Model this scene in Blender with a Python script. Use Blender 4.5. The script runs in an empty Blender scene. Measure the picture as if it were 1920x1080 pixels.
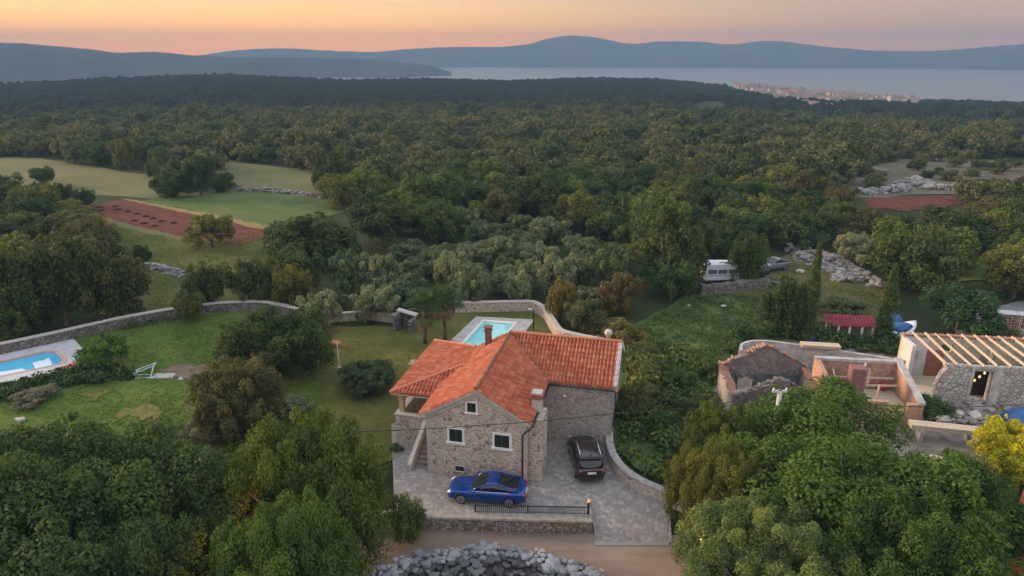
import bpy, bmesh, math, random
import numpy as np
from mathutils import Vector, Matrix
SC = bpy.context.scene
COL = SC.collection
R = math.radians

# ------------------------------------------------------------------ camera
F, HY, CZ = 1297.0, 104.0, 25.0            # focal length in photo pixels, horizon row, flying height
PITCH = math.atan((540 - HY) / F)
CP, SP = math.cos(PITCH), math.sin(PITCH)
cam = bpy.data.cameras.new('camera')
cam.sensor_width = 36.0
cam.lens = 36.0 * F / 1920.0
cam.clip_start = 0.5
cam.clip_end = 40000.0
cam_o = bpy.data.objects.new('camera', cam)
COL.objects.link(cam_o)
cam_o.location = (0, 0, CZ)
cam_o.rotation_euler = (math.pi / 2 - PITCH, 0, 0)
SC.camera = cam_o

# ------------------------------------------------------------------ world: dusk sky
SUN_EL, SUN_AZ = R(14), R(-72)             # azimuth measured from +Y towards +X
world = bpy.data.worlds.new('World')
SC.world = world
world.use_nodes = True
wn = world.node_tree
wn.nodes.clear()
def wnode(t, **k):
    n = wn.nodes.new(t)
    for a, v in k.items(): setattr(n, a, v)
    return n
w_out = wnode('ShaderNodeOutputWorld')
w_bg = wnode('ShaderNodeBackground')
w_tc = wnode('ShaderNodeTexCoord')
w_sep = wnode('ShaderNodeSeparateXYZ')
wn.links.new(w_tc.outputs['Generated'], w_sep.inputs[0])
# thin streaks of high cloud
w_map = wnode('ShaderNodeMapping'); w_map.inputs['Scale'].default_value = (1.2, 1.2, 60)
w_noise = wnode('ShaderNodeTexNoise'); w_noise.inputs['Scale'].default_value = 2.2; w_noise.inputs['Detail'].default_value = 5
wn.links.new(w_tc.outputs['Generated'], w_map.inputs[0]); wn.links.new(w_map.outputs[0], w_noise.inputs['Vector'])
w_el = wnode('ShaderNodeMath', operation='MULTIPLY_ADD')
w_el.inputs[1].default_value = 0.022; wn.links.new(w_noise.outputs['Fac'], w_el.inputs[0])
w_off = wnode('ShaderNodeMath', operation='SUBTRACT'); w_off.inputs[1].default_value = 0.011
wn.links.new(w_sep.outputs['Z'], w_off.inputs[0]); wn.links.new(w_off.outputs[0], w_el.inputs[2])
def wramp(stops):
    r = wnode('ShaderNodeValToRGB')
    e = r.color_ramp.elements
    while len(e) < len(stops): e.new(0.5)
    for el, (p, c) in zip(e, stops): el.position = p; el.color = (*c, 1)
    wn.links.new(w_el.outputs[0], r.inputs[0])
    return r
SKY_L = [(0.0, (2.2, .60, .0)), (0.012, (2.05, .64, .0)), (0.03, (1.85, .68, .0)), (0.05, (1.4, .69, .11)), (0.08, (.94, .52, .26)), (0.2, (1.0, .82, .66)), (0.5, (.80, .83, .92)), (1.0, (.72, .79, .92))]
SKY_R = [(0.0, (1.05, .36, .12)), (0.012, (.95, .35, .13)), (0.03, (.70, .30, .13)), (0.05, (.55, .30, .165)), (0.08, (.43, .285, .19)), (0.2, (.92, .70, .62)), (0.5, (.62, .68, .82)), (1.0, (.72, .79, .92))]
rl, rr = wramp(SKY_L), wramp(SKY_R)
w_az = wnode('ShaderNodeMapRange', interpolation_type='SMOOTHSTEP')
w_az.inputs['From Min'].default_value = -0.34; w_az.inputs['From Max'].default_value = 0.55
wn.links.new(w_sep.outputs['X'], w_az.inputs['Value'])
w_mix = wnode('ShaderNodeMix', data_type='RGBA')
wn.links.new(w_az.outputs[0], w_mix.inputs[0]); wn.links.new(rl.outputs[0], w_mix.inputs[6]); wn.links.new(rr.outputs[0], w_mix.inputs[7])
SKY_B = [(0.0, (1.0, .66, .55)), (0.08, (1.25, .90, .76)), (0.25, (1.25, 1.02, .92)), (0.5, (.86, .87, .93)), (1.0, (.72, .79, .92))]      # rosy anti-twilight behind the camera
rb = wramp(SKY_B)
w_back = wnode('ShaderNodeMapRange', interpolation_type='SMOOTHSTEP')
w_back.inputs['From Min'].default_value = 0.1; w_back.inputs['From Max'].default_value = -0.7
wn.links.new(w_sep.outputs['Y'], w_back.inputs['Value'])
w_mb = wnode('ShaderNodeMix', data_type='RGBA')
wn.links.new(w_back.outputs[0], w_mb.inputs[0]); wn.links.new(w_mix.outputs[2], w_mb.inputs[6]); wn.links.new(rb.outputs[0], w_mb.inputs[7])
w_sky = wnode('ShaderNodeTexSky', sky_type='NISHITA')
w_sky.sun_disc = False; w_sky.sun_elevation = SUN_EL; w_sky.sun_rotation = SUN_AZ
w_add = wnode('ShaderNodeMix', data_type='RGBA', blend_type='ADD'); w_add.inputs[0].default_value = 0.02
wn.links.new(w_mb.outputs[2], w_add.inputs[6]); wn.links.new(w_sky.outputs[0], w_add.inputs[7])
wn.links.new(w_add.outputs[2], w_bg.inputs['Color'])
w_bg.inputs['Strength'].default_value = 1.0
wn.links.new(w_bg.outputs[0], w_out.inputs[0])

# ------------------------------------------------------------------ sun: last low glow from the left
sun = bpy.data.lights.new('sun', 'SUN')
sun.energy = 4.6
sun.angle = R(16)
sun.color = (1.0, 0.66, 0.42)
sun_o = bpy.data.objects.new('sun', sun)
COL.objects.link(sun_o)
sd = Vector((math.sin(SUN_AZ) * math.cos(SUN_EL), math.cos(SUN_AZ) * math.cos(SUN_EL), math.sin(SUN_EL)))
sun_o.rotation_euler = (-sd).to_track_quat('-Z', 'Y').to_euler()

SC.view_settings.view_transform = 'Standard'
SC.view_settings.look = 'None'
SC.view_settings.exposure = 0.58
SC.view_settings.gamma = 1.0
SC.render.engine = 'CYCLES'
cy = SC.cycles
cy.use_denoising = True
cy.max_bounces = 5; cy.diffuse_bounces = 3; cy.glossy_bounces = 2; cy.transmission_bounces = 3; cy.volume_bounces = 0; cy.transparent_max_bounces = 4
cy.caustics_reflective = False; cy.caustics_refractive = False

# ------------------------------------------------------------------ photo pixel -> ground point (used to survey the site)
def ray(px, py):
    u = (px - 960) / F; v = (540 - py) / F
    return (u, CP + v * SP, -SP + v * CP)
def P(px, py, z=0.0):
    r = ray(px, py); t = (z - CZ) / r[2]
    return Vector((r[0] * t, r[1] * t, z))
def D(px, py, Y):
    r = ray(px, py); t = Y / r[1]
    return Vector((r[0] * t, Y, CZ + r[2] * t))
def PX(x, y, z):
    dz = z - CZ; d = y * CP - dz * SP; up = y * SP + dz * CP
    return (960 + F * x / d, 540 - F * up / d)
# ------------------------------------------------------------------ object helpers
def tag(o, label=None, cat=None, group=None, kind=None):
    if label: o['label'] = label
    if cat: o['category'] = cat
    if group: o['group'] = group
    if kind: o['kind'] = kind
    return o
def thing(name, label, cat, loc=(0, 0, 0), rz=0.0, group=None):
    o = bpy.data.objects.new(name, None)
    COL.objects.link(o)
    o.location = loc; o.rotation_euler = (0, 0, rz); o.empty_display_size = 0.3
    return tag(o, label, cat, group)
def link_mesh(name, me, mat, parent=None):
    if mat and not me.materials: me.materials.append(mat)
    o = bpy.data.objects.new(name, me)
    COL.objects.link(o)
    if parent: o.parent = parent
    return o
def copy_tree(o, parent=None):
    c = o.copy(); COL.objects.link(c)
    if parent: c.parent = parent
    for ch in list(o.children):
        copy_tree(ch, c)
    return c

class MB:
    """collects vertices and faces; build() links them as ONE mesh object"""
    def __init__(s): s.v = []; s.f = []
    def add(s, vs, fs):
        n = len(s.v); s.v += [tuple(p) for p in vs]; s.f += [tuple(i + n for i in f) for f in fs]
    def box(s, x0, x1, y0, y1, z0, z1, M=None):
        vs = [(x, y, z) for z in (z0, z1) for y in (y0, y1) for x in (x0, x1)]
        if M is not None: vs = [tuple(M @ Vector(p)) for p in vs]
        s.add(vs, [(0, 2, 3, 1), (4, 5, 7, 6), (0, 1, 5, 4), (2, 6, 7, 3), (0, 4, 6, 2), (1, 3, 7, 5)])
    def beam(s, a, b, w, h=None, up=(0, 0, 1)):
        a = Vector(a); b = Vector(b); h = h or w
        d = (b - a).normalized(); u = Vector(up)
        if abs(d.dot(u)) > .95: u = Vector((0, 1, 0))
        sx = d.cross(u).normalized() * w / 2; sz = sx.cross(d).normalized() * h / 2
        vs = [p + i * sx + j * sz for p in (a, b) for (i, j) in ((-1, -1), (1, -1), (1, 1), (-1, 1))]
        s.add(vs, [(0, 1, 2, 3), (7, 6, 5, 4), (0, 4, 5, 1), (1, 5, 6, 2), (2, 6, 7, 3), (3, 7, 4, 0)])
    def tube(s, pts, rad, n=8, cap=True):
        pts = [Vector(p) for p in pts]
        rs = rad if isinstance(rad, (list, tuple)) else [rad] * len(pts)
        base = len(s.v); px_ = None
        for i, p in enumerate(pts):
            d = (pts[min(i + 1, len(pts) - 1)] - pts[max(i - 1, 0)]).normalized()
            if px_ is None:
                px_ = d.orthogonal().normalized()
            else:
                px_ = (px_ - d * px_.dot(d)).normalized()
            py_ = d.cross(px_)
            for k in range(n):
                a = 2 * math.pi * k / n
                s.v.append(tuple(p + (px_ * math.cos(a) + py_ * math.sin(a)) * rs[i]))
        for i in range(len(pts) - 1):
            for k in range(n):
                a = base + i * n + k; b = base + i * n + (k + 1) % n
                s.f.append((a, b, b + n, a + n))
        if cap:
            s.f.append(tuple(base + k for k in reversed(range(n))))
            s.f.append(tuple(base + (len(pts) - 1) * n + k for k in range(n)))
    def lathe(s, prof, c=(0, 0, 0), n=16):
        base = len(s.v)
        for r, z in prof:
            for k in range(n):
                a = 2 * math.pi * k / n
                s.v.append((c[0] + r * math.cos(a), c[1] + r * math.sin(a), c[2] + z))
        for i in range(len(prof) - 1):
            for k in range(n):
                a = base + i * n + k; b = base + i * n + (k + 1) % n
                s.f.append((a, b, b + n, a + n))
        s.f.append(tuple(base + k for k in reversed(range(n))))
        s.f.append(tuple(base + (len(prof) - 1) * n + k for k in range(n)))
    def prism(s, poly, z0, z1):
        n = len(poly)
        s.add([(x, y, z0) for x, y in poly] + [(x, y, z1) for x, y in poly],
              [tuple(reversed(range(n))), tuple(range(n, 2 * n))] + [(i, (i + 1) % n, n + (i + 1) % n, n + i) for i in range(n)])
    def slab(s, poly3, t):
        """polygon given in 3-D, thickened downwards by t"""
        n = len(poly3); top = [Vector(p) for p in poly3]
        s.add(top + [p - Vector((0, 0, t)) for p in top],
              [tuple(range(n)), tuple(reversed(range(n, 2 * n)))] + [(i, n + i, n + (i + 1) % n, (i + 1) % n) for i in range(n)])
    def rock(s, c, sx, sy, sz, rng, sub=1):
        bm = bmesh.new(); bmesh.ops.create_icosphere(bm, subdivisions=sub, radius=1)
        a = rng.uniform(0, 6.28); ca, sa = math.cos(a), math.sin(a)
        vs = []
        for v in bm.verts:
            k = rng.uniform(.72, 1.12); x, y, z = v.co
            x = max(-.8, min(.8, x)); y = max(-.8, min(.8, y)); z = max(-.75, min(.75, z))
            x *= k * sx; y *= k * sy; z *= k * sz
            vs.append((c[0] + x * ca - y * sa, c[1] + x * sa + y * ca, c[2] + z))
        s.add(vs, [tuple(v.index for v in f.verts) for f in bm.faces]); bm.free()
    def build(s, name, mat, parent=None, smooth=False, bevel=0.0, world=False):
        me = bpy.data.meshes.new(name)
        vs = s.v
        if parent is not None and world:       # vertices are in world space: move them into the parent's frame
            mi = (Matrix.Translation(parent.location) @ parent.rotation_euler.to_matrix().to_4x4()).inverted()
            vs = [tuple(mi @ Vector(p)) for p in vs]
        me.from_pydata(vs, [], s.f); me.update()
        if smooth:
            me.polygons.foreach_set('use_smooth', [True] * len(me.polygons))
        o = link_mesh(name, me, mat, parent)
        if bevel:
            m = o.modifiers.new('edge', 'BEVEL'); m.width = bevel; m.segments = 2; m.limit_method = 'ANGLE'; m.angle_limit = R(40)
        return o

# ------------------------------------------------------------------ material helpers
def lin(r, g, b):
    f = lambda c: (c / 255 / 12.92) if c / 255 <= .04045 else ((c / 255 + .055) / 1.055) ** 2.4
    return (f(r), f(g), f(b))
class NT:
    def __init__(s, name, rough=.85, spec=.3, metal=0.0):
        s.m = bpy.data.materials.new(name); s.m.use_nodes = True
        s.t = s.m.node_tree; s.b = s.t.nodes['Principled BSDF']; s.out = s.t.nodes['Material Output']
        s.b.inputs['Roughness'].default_value = rough
        s.b.inputs['Specular IOR Level'].default_value = spec
        s.b.inputs['Metallic'].default_value = metal
    def n(s, typ, ins=None, **k):
        nd = s.t.nodes.new(typ)
        for a, v in k.items(): setattr(nd, a, v)
        for a, v in (ins or {}).items(): s.set(nd.inputs[a], v)
        return nd
    def set(s, sock, v):
        if isinstance(v, bpy.types.NodeSocket): s.t.links.new(v, sock)
        elif isinstance(v, tuple) and len(v) == 3 and sock.type == 'RGBA': sock.default_value = (*v, 1)
        else: sock.default_value = v
    def coord(s, kind='Object'):
        return s.n('ShaderNodeTexCoord').outputs[kind]
    def pos(s):
        return s.n('ShaderNodeNewGeometry').outputs['Position']
    def mapping(s, vec, scale=(1, 1, 1), rot=(0, 0, 0)):
        return s.n('ShaderNodeMapping', {0: vec, 'Scale': scale, 'Rotation': rot}).outputs[0]
    def noise(s, vec, scale, detail=4, rough=.55, out='Fac'):
        return s.n('ShaderNodeTexNoise', {'Vector': vec, 'Scale': scale, 'Detail': detail, 'Roughness': rough}).outputs[out]
    def voro(s, vec, scale, feature='F1', out='Color', rnd=1.0):
        return s.n('ShaderNodeTexVoronoi', {'Vector': vec, 'Scale': scale, 'Randomness': rnd}, feature=feature).outputs[out]
    def ramp(s, fac, stops, interp='LINEAR'):
        r = s.n('ShaderNodeValToRGB', {0: fac}); r.color_ramp.interpolation = interp
        e = r.color_ramp.elements
        while len(e) < len(stops): e.new(.5)
        for el, (p, c) in zip(e, stops): el.position = p; el.color = (*c, 1)
        return r.outputs[0]
    def math(s, op, a, b=None):
        d = {0: a}
        if b is not None: d[1] = b
        return s.n('ShaderNodeMath', d, operation=op).outputs[0]
    def mix(s, fac, a, b, blend='MIX'):
        return s.n('ShaderNodeMix', {0: fac, 6: a, 7: b}, data_type='RGBA', blend_type=blend).outputs[2]
    def range(s, v, a, b, c=0.0, d=1.0):
        return s.n('ShaderNodeMapRange', {'Value': v, 'From Min': a, 'From Max': b, 'To Min': c, 'To Max': d}).outputs[0]
    def bump(s, h, strength=.4, dist=.05):
        nd = s.n('ShaderNodeBump', {'Height': h, 'Strength': strength, 'Distance': dist})
        s.t.links.new(nd.outputs[0], s.b.inputs['Normal'])
    def color(s, c): s.set(s.b.inputs['Base Color'], c)

def plain(name, rgb, rough=.6, spec=.3, var=.12, scale=6.0, metal=0.0):
    t = NT(name, rough, spec, metal)
    nz = t.noise(t.coord(), scale, 5)
    lo = tuple(c * (1 - var) for c in rgb); hi = tuple(min(1, c * (1 + var)) for c in rgb)
    t.color(t.ramp(nz, [(.3, lo), (.7, hi)]))
    return t.m
def stone(name, size, cols, mortar, gap=.07, bump=.5, flat=1.0):
    """irregular masonry: cell colour per stone, pale joints"""
    t = NT(name, .9, .2)
    v = t.coord()
    wob = t.n('ShaderNodeVectorMath', {0: t.n('ShaderNodeTexNoise', {'Vector': v, 'Scale': 2.0 / size}).outputs['Color'], 'Scale': size * .35}, operation='SCALE').outputs[0]
    vv = t.n('ShaderNodeVectorMath', {0: v, 1: wob}, operation='ADD').outputs[0]
    vv = t.mapping(vv, (1, 1, flat))
    c = t.voro(vv, 1 / size)
    e = t.voro(vv, 1 / size, 'DISTANCE_TO_EDGE', 'Distance')
    g = t.n('ShaderNodeSeparateColor', {0: c}).outputs[0]
    n = len(cols)
    col = t.ramp(g, [((i + .5) / n, k) for i, k in enumerate(cols)])
    fine = t.noise(v, 14, 5)
    col = t.mix(t.range(fine, .3, .8, .0, .5), col, tuple(x * .55 for x in cols[0]))
    big = t.noise(v, .5, 3)
    col = t.mix(t.range(big, .4, .75, 0, .35), col, tuple(x * .6 for x in cols[-1]))
    j = t.range(e, gap * .35, gap, 1, 0)
    t.color(t.mix(j, col, mortar))
    h = t.math('ADD', t.range(e, 0, gap * 2.2, 0, 1), t.math('MULTIPLY', fine, .35))
    t.bump(h, bump, size * .2)
    return t.m
def grass(name, cols, scale=.25, bump=.6, blotch=None):
    t = NT(name, .95, .1)
    v = t.pos()
    n1 = t.noise(v, scale, 6, .65)
    n2 = t.noise(v, 2.2, 6, .7)
    n3 = t.noise(t.mapping(v, (1, 1.6, 1)), 9, 4, .7)
    f = t.math('ADD', t.math('MULTIPLY', n1, .5), t.math('ADD', t.math('MULTIPLY', n2, .3), t.math('MULTIPLY', n3, .3)))
    k = len(cols)
    col = t.ramp(f, [(.36 + .36 * i / (k - 1), c) for i, c in enumerate(cols)])
    if blotch:
        col = t.mix(t.range(t.noise(v, scale * .55, 3), .55, .72, 0, .85), col, blotch)
    t.color(col)
    t.bump(t.math('ADD', n3, n2), bump, .12)
    return t.m
# ------------------------------------------------------------------ terrain
SEA = -20.0
# (photo column, ridge row, distance of that ridge)
RIDGE = [(-900, 152, 640), (-200, 152, 660), (0, 150, 680), (100, 147, 690), (200, 141, 700), (420, 134, 700), (500, 138, 700), (640, 144, 690), (800, 142, 690), (950, 146, 680),
         (1100, 141, 700), (1220, 143, 730), (1320, 151, 800), (1420, 158, 840), (1560, 172, 770), (1700, 181, 690), (1920, 187, 655), (2300, 190, 650), (2900, 190, 650)]
_rt, _rz, _rR = [], [], []
for px_, py_, R_ in RIDGE:
    r_ = ray(px_, py_); k_ = R_ / math.hypot(r_[0], r_[1])
    _rt.append(math.atan2(r_[0], r_[1])); _rR.append(R_); _rz.append(max(CZ + r_[2] * k_ - 4.0, SEA + .5))
def sstep(x, a, b):
    t = np.clip((x - a) / (b - a), 0, 1); return t * t * (3 - 2 * t)
def wave(x, y):
    return (np.sin(x * .021 + 1.3) * np.cos(y * .017 + .4) + .6 * np.sin(x * .047 + y * .031) + .4 * np.sin(y * .071 - x * .02 + 2))
def height(x, y):
    x = np.asarray(x, float); y = np.asarray(y, float)
    r = np.hypot(x, y); az = np.arctan2(x, y)
    az = np.clip(az, _rt[0], _rt[-1])
    zr = np.interp(az, _rt, _rz); RR = np.interp(az, _rt, _rR)
    t = np.clip((r - 210) / (RR - 210), 0, 1)
    z = zr * t ** np.where(az > .12, .72, 1.0)
    z = z + wave(x, y) * 1.1 * sstep(r, 230, 420) * (1 - sstep(r, RR - 120, RR))
    z = z - 4.0 * np.sin(np.pi * np.clip((r - 210) / (RR - 210), 0, 1)) * (1 - sstep(az, .15, .35))
    z = np.where(r > RR, zr + (SEA - 12 - zr) * sstep(r, RR, RR + 190), z)
    # the lane lies below the house yard
    y0 = np.where(x > 4.6, 31.9, np.where(x < -7, 30.5, 32.6)); y1 = np.where(x > 4.6, 34.6, np.where(x < -7, 34.5, 33.1))
    low = -.5 * (1 - np.clip((y - y0) / (y1 - y0), 0, 1))
    z = np.where(r < 200, z + low, z)
    return z
def hz(x, y): return float(height(x, y))

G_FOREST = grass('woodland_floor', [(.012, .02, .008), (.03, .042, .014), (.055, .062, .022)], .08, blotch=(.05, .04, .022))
azs = np.radians(np.concatenate([np.arange(-180, -46, 4.0), np.arange(-46, 46, .4), np.arange(46, 180, 4.0)]))
rs = np.concatenate([np.arange(4, 64, 1.0), 64 * 1.028 ** np.arange(0, 101)])
rs = rs[rs < 1180]
na, nr = len(azs), len(rs)
gx = np.outer(rs, np.sin(azs)); gy = np.outer(rs, np.cos(azs))
gz = height(gx, gy)
near = (gx > -9) & (gx < 8.3) & (gy > 26) & (gy < 37.5)
gz = np.where(near, gz - .35, gz)
gz = np.where((gx > -9) & (gx < 14) & (gy > 37) & (gy < 80), gz - .05, gz)
me = bpy.data.meshes.new('ground')
verts = np.stack([gx.ravel(), gy.ravel(), gz.ravel()], 1)
faces = []
for i in range(nr - 1):
    for k in range(na):
        a = i * na + k; b = i * na + (k + 1) % na
        faces.append((a, a + na, b + na, b))
verts = np.vstack([verts, [[0, 0, gz[0].mean()]]])
faces += [(len(verts) - 1, k, (k + 1) % na) for k in range(na)]
me.from_pydata(verts.tolist(), [], faces); me.update()
me.polygons.foreach_set('use_smooth', [True] * len(me.polygons))
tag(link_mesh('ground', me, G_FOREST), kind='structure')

# ------------------------------------------------------------------ sea and far hills
t = NT('sea_water', .38, .6)
t.color((.03, .045, .06))
v = t.pos()
t.bump(t.math('ADD', t.noise(t.mapping(v, (.01, .03, 1)), 1, 4), t.math('MULTIPLY', t.noise(t.mapping(v, (.15, .3, 1)), 1, 3), .2)), .1, 1.0)
M_SEA = t.m
mb = MB()
ang = np.radians(np.arange(-180, 181, 6))
mb.add([(0, 0, SEA)] + [(3550 * math.sin(a), 3550 * math.cos(a), SEA) for a in ang], [(0, i + 2, i + 1) for i in range(len(ang) - 1)])
tag(mb.build('sea', M_SEA), kind='structure')

t = NT('hillside', .95, .1)
v = t.pos()
t.color(t.ramp(t.noise(v, .006, 6, .65), [(.35, (.02, .032, .02)), (.6, (.05, .06, .04)), (.8, (.09, .09, .075))]))
t.bump(t.noise(v, .02, 6, .7), .8, 18)
M_HILL = t.m
def hill(name, prof, Rd, depth, seed, rough=3.0):
    rng = np.random.default_rng(seed)
    pxs = np.linspace(prof[0][0], prof[-1][0], 240)
    rows = np.interp(pxs, [p[0] for p in prof], [p[1] for p in prof])
    k = np.ones(3) / 3; rows = np.convolve(np.pad(rows, 1, mode='edge'), k, 'valid') + rng.uniform(-.5, .5, len(rows))
    prof_t = [(-1, 0), (-.8, .1), (-.55, .38), (-.3, .72), (-.12, .93), (0, 1), (.3, .8), (.7, .3), (1, -.1)]
    V, Fc = [], []
    ph = rng.uniform(0, 6.28, 6)
    for i, (p, row) in enumerate(zip(pxs, rows)):
        r = ray(p, row); k_ = Rd / math.hypot(r[0], r[1]); top = CZ + r[2] * k_
        ux, uy = r[0] * k_ / Rd, r[1] * k_ / Rd
        for (s, hgt) in prof_t:
            q = Rd + s * depth * (1 + .12 * math.sin(p * .02 + ph[0]) + .1 * math.sin(p * .043 + ph[1])) * (.35 + .65 * min(1, (top - SEA) / 45))
            gl = math.sin(p * .05 + s * 3 + ph[2]) * .5 + math.sin(p * .11 + s * 5 + ph[3]) * .3
            z = SEA - 1 + (top - SEA + 1) * hgt + (gl * rough * (1 - abs(s)) if abs(s) > .05 else rng.uniform(-.15, .15) * rough)
            V.append((ux * q, uy * q, z))
    m = len(prof_t)
    for i in range(len(pxs) - 1):
        for j in range(m - 1):
            a = i * m + j; Fc.append((a, a + m, a + m + 1, a + 1))
    me = bpy.data.meshes.new(name); me.from_pydata(V, [], Fc); me.update()
    me.polygons.foreach_set('use_smooth', [True] * len(me.polygons))
    return tag(link_mesh(name, me, M_HILL), kind='structure')
hill('headland_hills', [(-700, 70), (-300, 74), (-60, 78), (0, 80), (60, 82), (120, 88), (170, 92), (215, 99), (300, 97), (350, 103), (430, 107), (540, 107), (640, 109), (700, 111), (760, 117), (815, 125), (846, 136)], 1770, 230, 3, 2.0)
hill('mountain_range', [(250, 112), (375, 104), (430, 95), (520, 90), (600, 94), (700, 98), (760, 92), (850, 88), (950, 88), (990, 83), (1040, 69), (1075, 66), (1120, 70), (1180, 83), (1240, 77), (1320, 78), (1365, 84), (1430, 77), (1470, 77), (1530, 86), (1640, 95), (1750, 96), (1850, 88), (1920, 82), (2100, 70), (2500, 74)], 3200, 280, 8, 3.2)

# ------------------------------------------------------------------ sheets on the ground
SHEET = [.03]
def sheet(name, pts, mat, dz=None, jitter=0.0, seg=2.0, seed=0, kind='structure', world=False):
    """closed outline (photo pixels on the ground unless world) laid as one thin sheet following the ground"""
    rng = random.Random(seed)
    W = [Vector((p[0], p[1], 0)) for p in pts] if world else [P(*p) for p in pts]
    out = []
    for i, a in enumerate(W):
        b = W[(i + 1) % len(W)]
        n = max(1, int((b - a).length / seg)) if jitter else 1
        nr_ = Vector((-(b - a).y, (b - a).x, 0)).normalized()
        for k in range(n):
            q = a.lerp(b, k / n) + nr_ * rng.uniform(-1, 1) * jitter
            out.append(q)
    if dz is None:
        SHEET[0] += .006; dz = SHEET[0]
    bm = bmesh.new()
    vs = [bm.verts.new((q.x, q.y, 0)) for q in out]
    f = bm.faces.new(vs); bm.normal_update()
    if f.normal.z < 0 or f.calc_area() and f.normal.z < 0: bmesh.ops.reverse_faces(bm, faces=[f])
    bmesh.ops.triangulate(bm, faces=bm.faces[:])
    for v in bm.verts: v.co.z = hz(v.co.x, v.co.y) + dz
    me = bpy.data.meshes.new(name); bm.to_mesh(me); bm.free()
    for p in me.polygons:
        pass
    o = link_mesh(name, me, mat)
    return tag(o, kind=kind)

G_LAWN = grass('lawn_grass', [(.03, .06, .012), (.08, .125, .022), (.16, .19, .045)], .22, blotch=(.18, .15, .06))
G_GARDEN = grass('garden_grass', [(.05, .054, .013), (.105, .105, .026), (.17, .155, .05)], .3, blotch=(.08, .105, .022))
G_FIELD = grass('rough_field_grass', [(.04, .068, .022), (.085, .12, .036), (.15, .17, .068)], .35, blotch=(.15, .125, .06))
G_MEADOW = grass('dry_meadow_grass', [(.085, .088, .036), (.13, .13, .055), (.17, .165, .075)], .06, blotch=(.10, .12, .04))
G_CROP = grass('green_crop', [(.05, .078, .022), (.08, .118, .034), (.125, .155, .055)], .2, blotch=(.11, .125, .05))
G_STRAW = grass('straw_verge', [(.14, .12, .04), (.22, .17, .07), (.28, .22, .10)], .3)
t = NT('red_soil', .95, .1); v = t.pos()
w = t.n('ShaderNodeTexWave', {'Vector': t.mapping(v, (1, 1, 1), (0, 0, R(-28))), 'Scale': .32, 'Distortion': 1.6, 'Detail': 2.0}, wave_type='BANDS', bands_direction='Y').outputs['Fac']
c = t.ramp(t.noise(v, .6, 6, .7), [(.3, (.075, .028, .017)), (.55, (.135, .05, .032)), (.8, (.20, .085, .055))])
t.color(t.mix(t.range(w, .2, .9, 0, .4), c, (.06, .022, .013)))
t.bump(t.math('ADD', w, t.noise(v, 3, 5)), .7, .2)
M_SOIL = t.m
t = NT('lane_dirt', .95, .1); v = t.pos()
c = t.ramp(t.noise(t.mapping(v, (.25, 1, 1)), .9, 6, .65), [(.3, (.155, .115, .088)), (.55, (.215, .162, .126)), (.8, (.28, .215, .168))])
t.color(t.mix(t.range(t.noise(v, 9, 5), .45, .8, 0, .4), c, (.18, .14, .11)))
t.bump(t.noise(v, 12, 5), .3, .03)
M_LANE = t.m
t = NT('gravel', .95, .1); v = t.pos()
t.color(t.ramp(t.noise(v, 4, 6, .7), [(.3, (.12, .12, .125)), (.7, (.26, .26, .27))]))
t.bump(t.noise(v, 10, 4), .5, .05)
M_GRAVEL = t.m
M_PAVE = stone('yard_paving', .30, [(.23, .21, .195), (.31, .285, .265), (.39, .36, .335), (.27, .245, .225)], (.20, .18, .16), .07, .4)

sheet('meadow', [(-160, 286), (0, 290), (70, 296), (200, 316), (298, 334), (330, 352), (310, 372), (190, 364), (80, 352), (-160, 336)], G_MEADOW, jitter=1.2, seg=6)
sheet('far_meadow', [(390, 296), (520, 313), (610, 322), (630, 368), (500, 356), (420, 340)], G_MEADOW, jitter=1.0, seg=5, seed=1)
sheet('rough_pasture', [(150, 400), (290, 455), (480, 500), (600, 470), (560, 425), (440, 452), (330, 440), (215, 410)], G_MEADOW, jitter=.6, seed=2)
sheet('pasture', [(200, 420), (350, 452), (520, 440), (560, 470), (470, 520), (420, 600), (270, 590), (240, 500)], grass('pasture_grass', [(.05, .06, .016), (.085, .095, .026), (.12, .12, .04)], .15, blotch=(.055, .08, .02)), jitter=.5, seed=3)
sheet('crop_field', [(262, 378), (330, 364), (440, 355), (560, 366), (668, 384), (648, 398), (600, 408), (524, 432), (400, 402)], G_CROP, jitter=.4, seed=4)
sheet('straw_strip', [(225, 372), (262, 378), (400, 402), (530, 431), (524, 440), (400, 413), (262, 384)], G_STRAW, jitter=.35, seg=1.2, seed=5)
sheet('ploughed_field', [(170, 388), (228, 374), (270, 383), (400, 411), (526, 438), (450, 462), (340, 444), (212, 414)], M_SOIL, jitter=.3, seg=1.5, seed=6)
sheet('scrub_ground', [(1560, 362), (1600, 318), (1700, 296), (1900, 300), (1960, 340), (1900, 368), (1800, 366), (1700, 367), (1610, 373)], grass('scrub_floor', [(.06, .055, .035), (.11, .10, .065), (.17, .16, .125)], .12, blotch=(.20, .195, .18)), jitter=1.5, seg=4, seed=23)
sheet('soil_patch', [(1608, 374), (1700, 368), (1796, 367), (1815, 384), (1700, 396), (1630, 392)], M_SOIL, jitter=1, seed=7)
sheet('lawn', [(118, 640), (220, 606), (300, 592), (420, 578), (520, 580), (600, 600), (636, 640), (690, 760), (712, 890), (560, 960), (300, 1000), (-200, 1000), (-160, 720), (60, 690)], G_LAWN, jitter=.3, seed=8)
sheet('garden', [(596, 640), (622, 612), (745, 614), (868, 580), (1000, 575), (1022, 590), (1046, 640), (1060, 700), (800, 850), (690, 880), (600, 800)], G_GARDEN, jitter=.35, seed=9)
sheet('rough_field', [(1190, 610), (1290, 556), (1430, 552), (1480, 600), (1500, 660), (1380, 720), (1345, 790), (1275, 930), (1180, 880), (1150, 820), (1140, 700)], G_FIELD, jitter=.5, seed=10)
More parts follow.
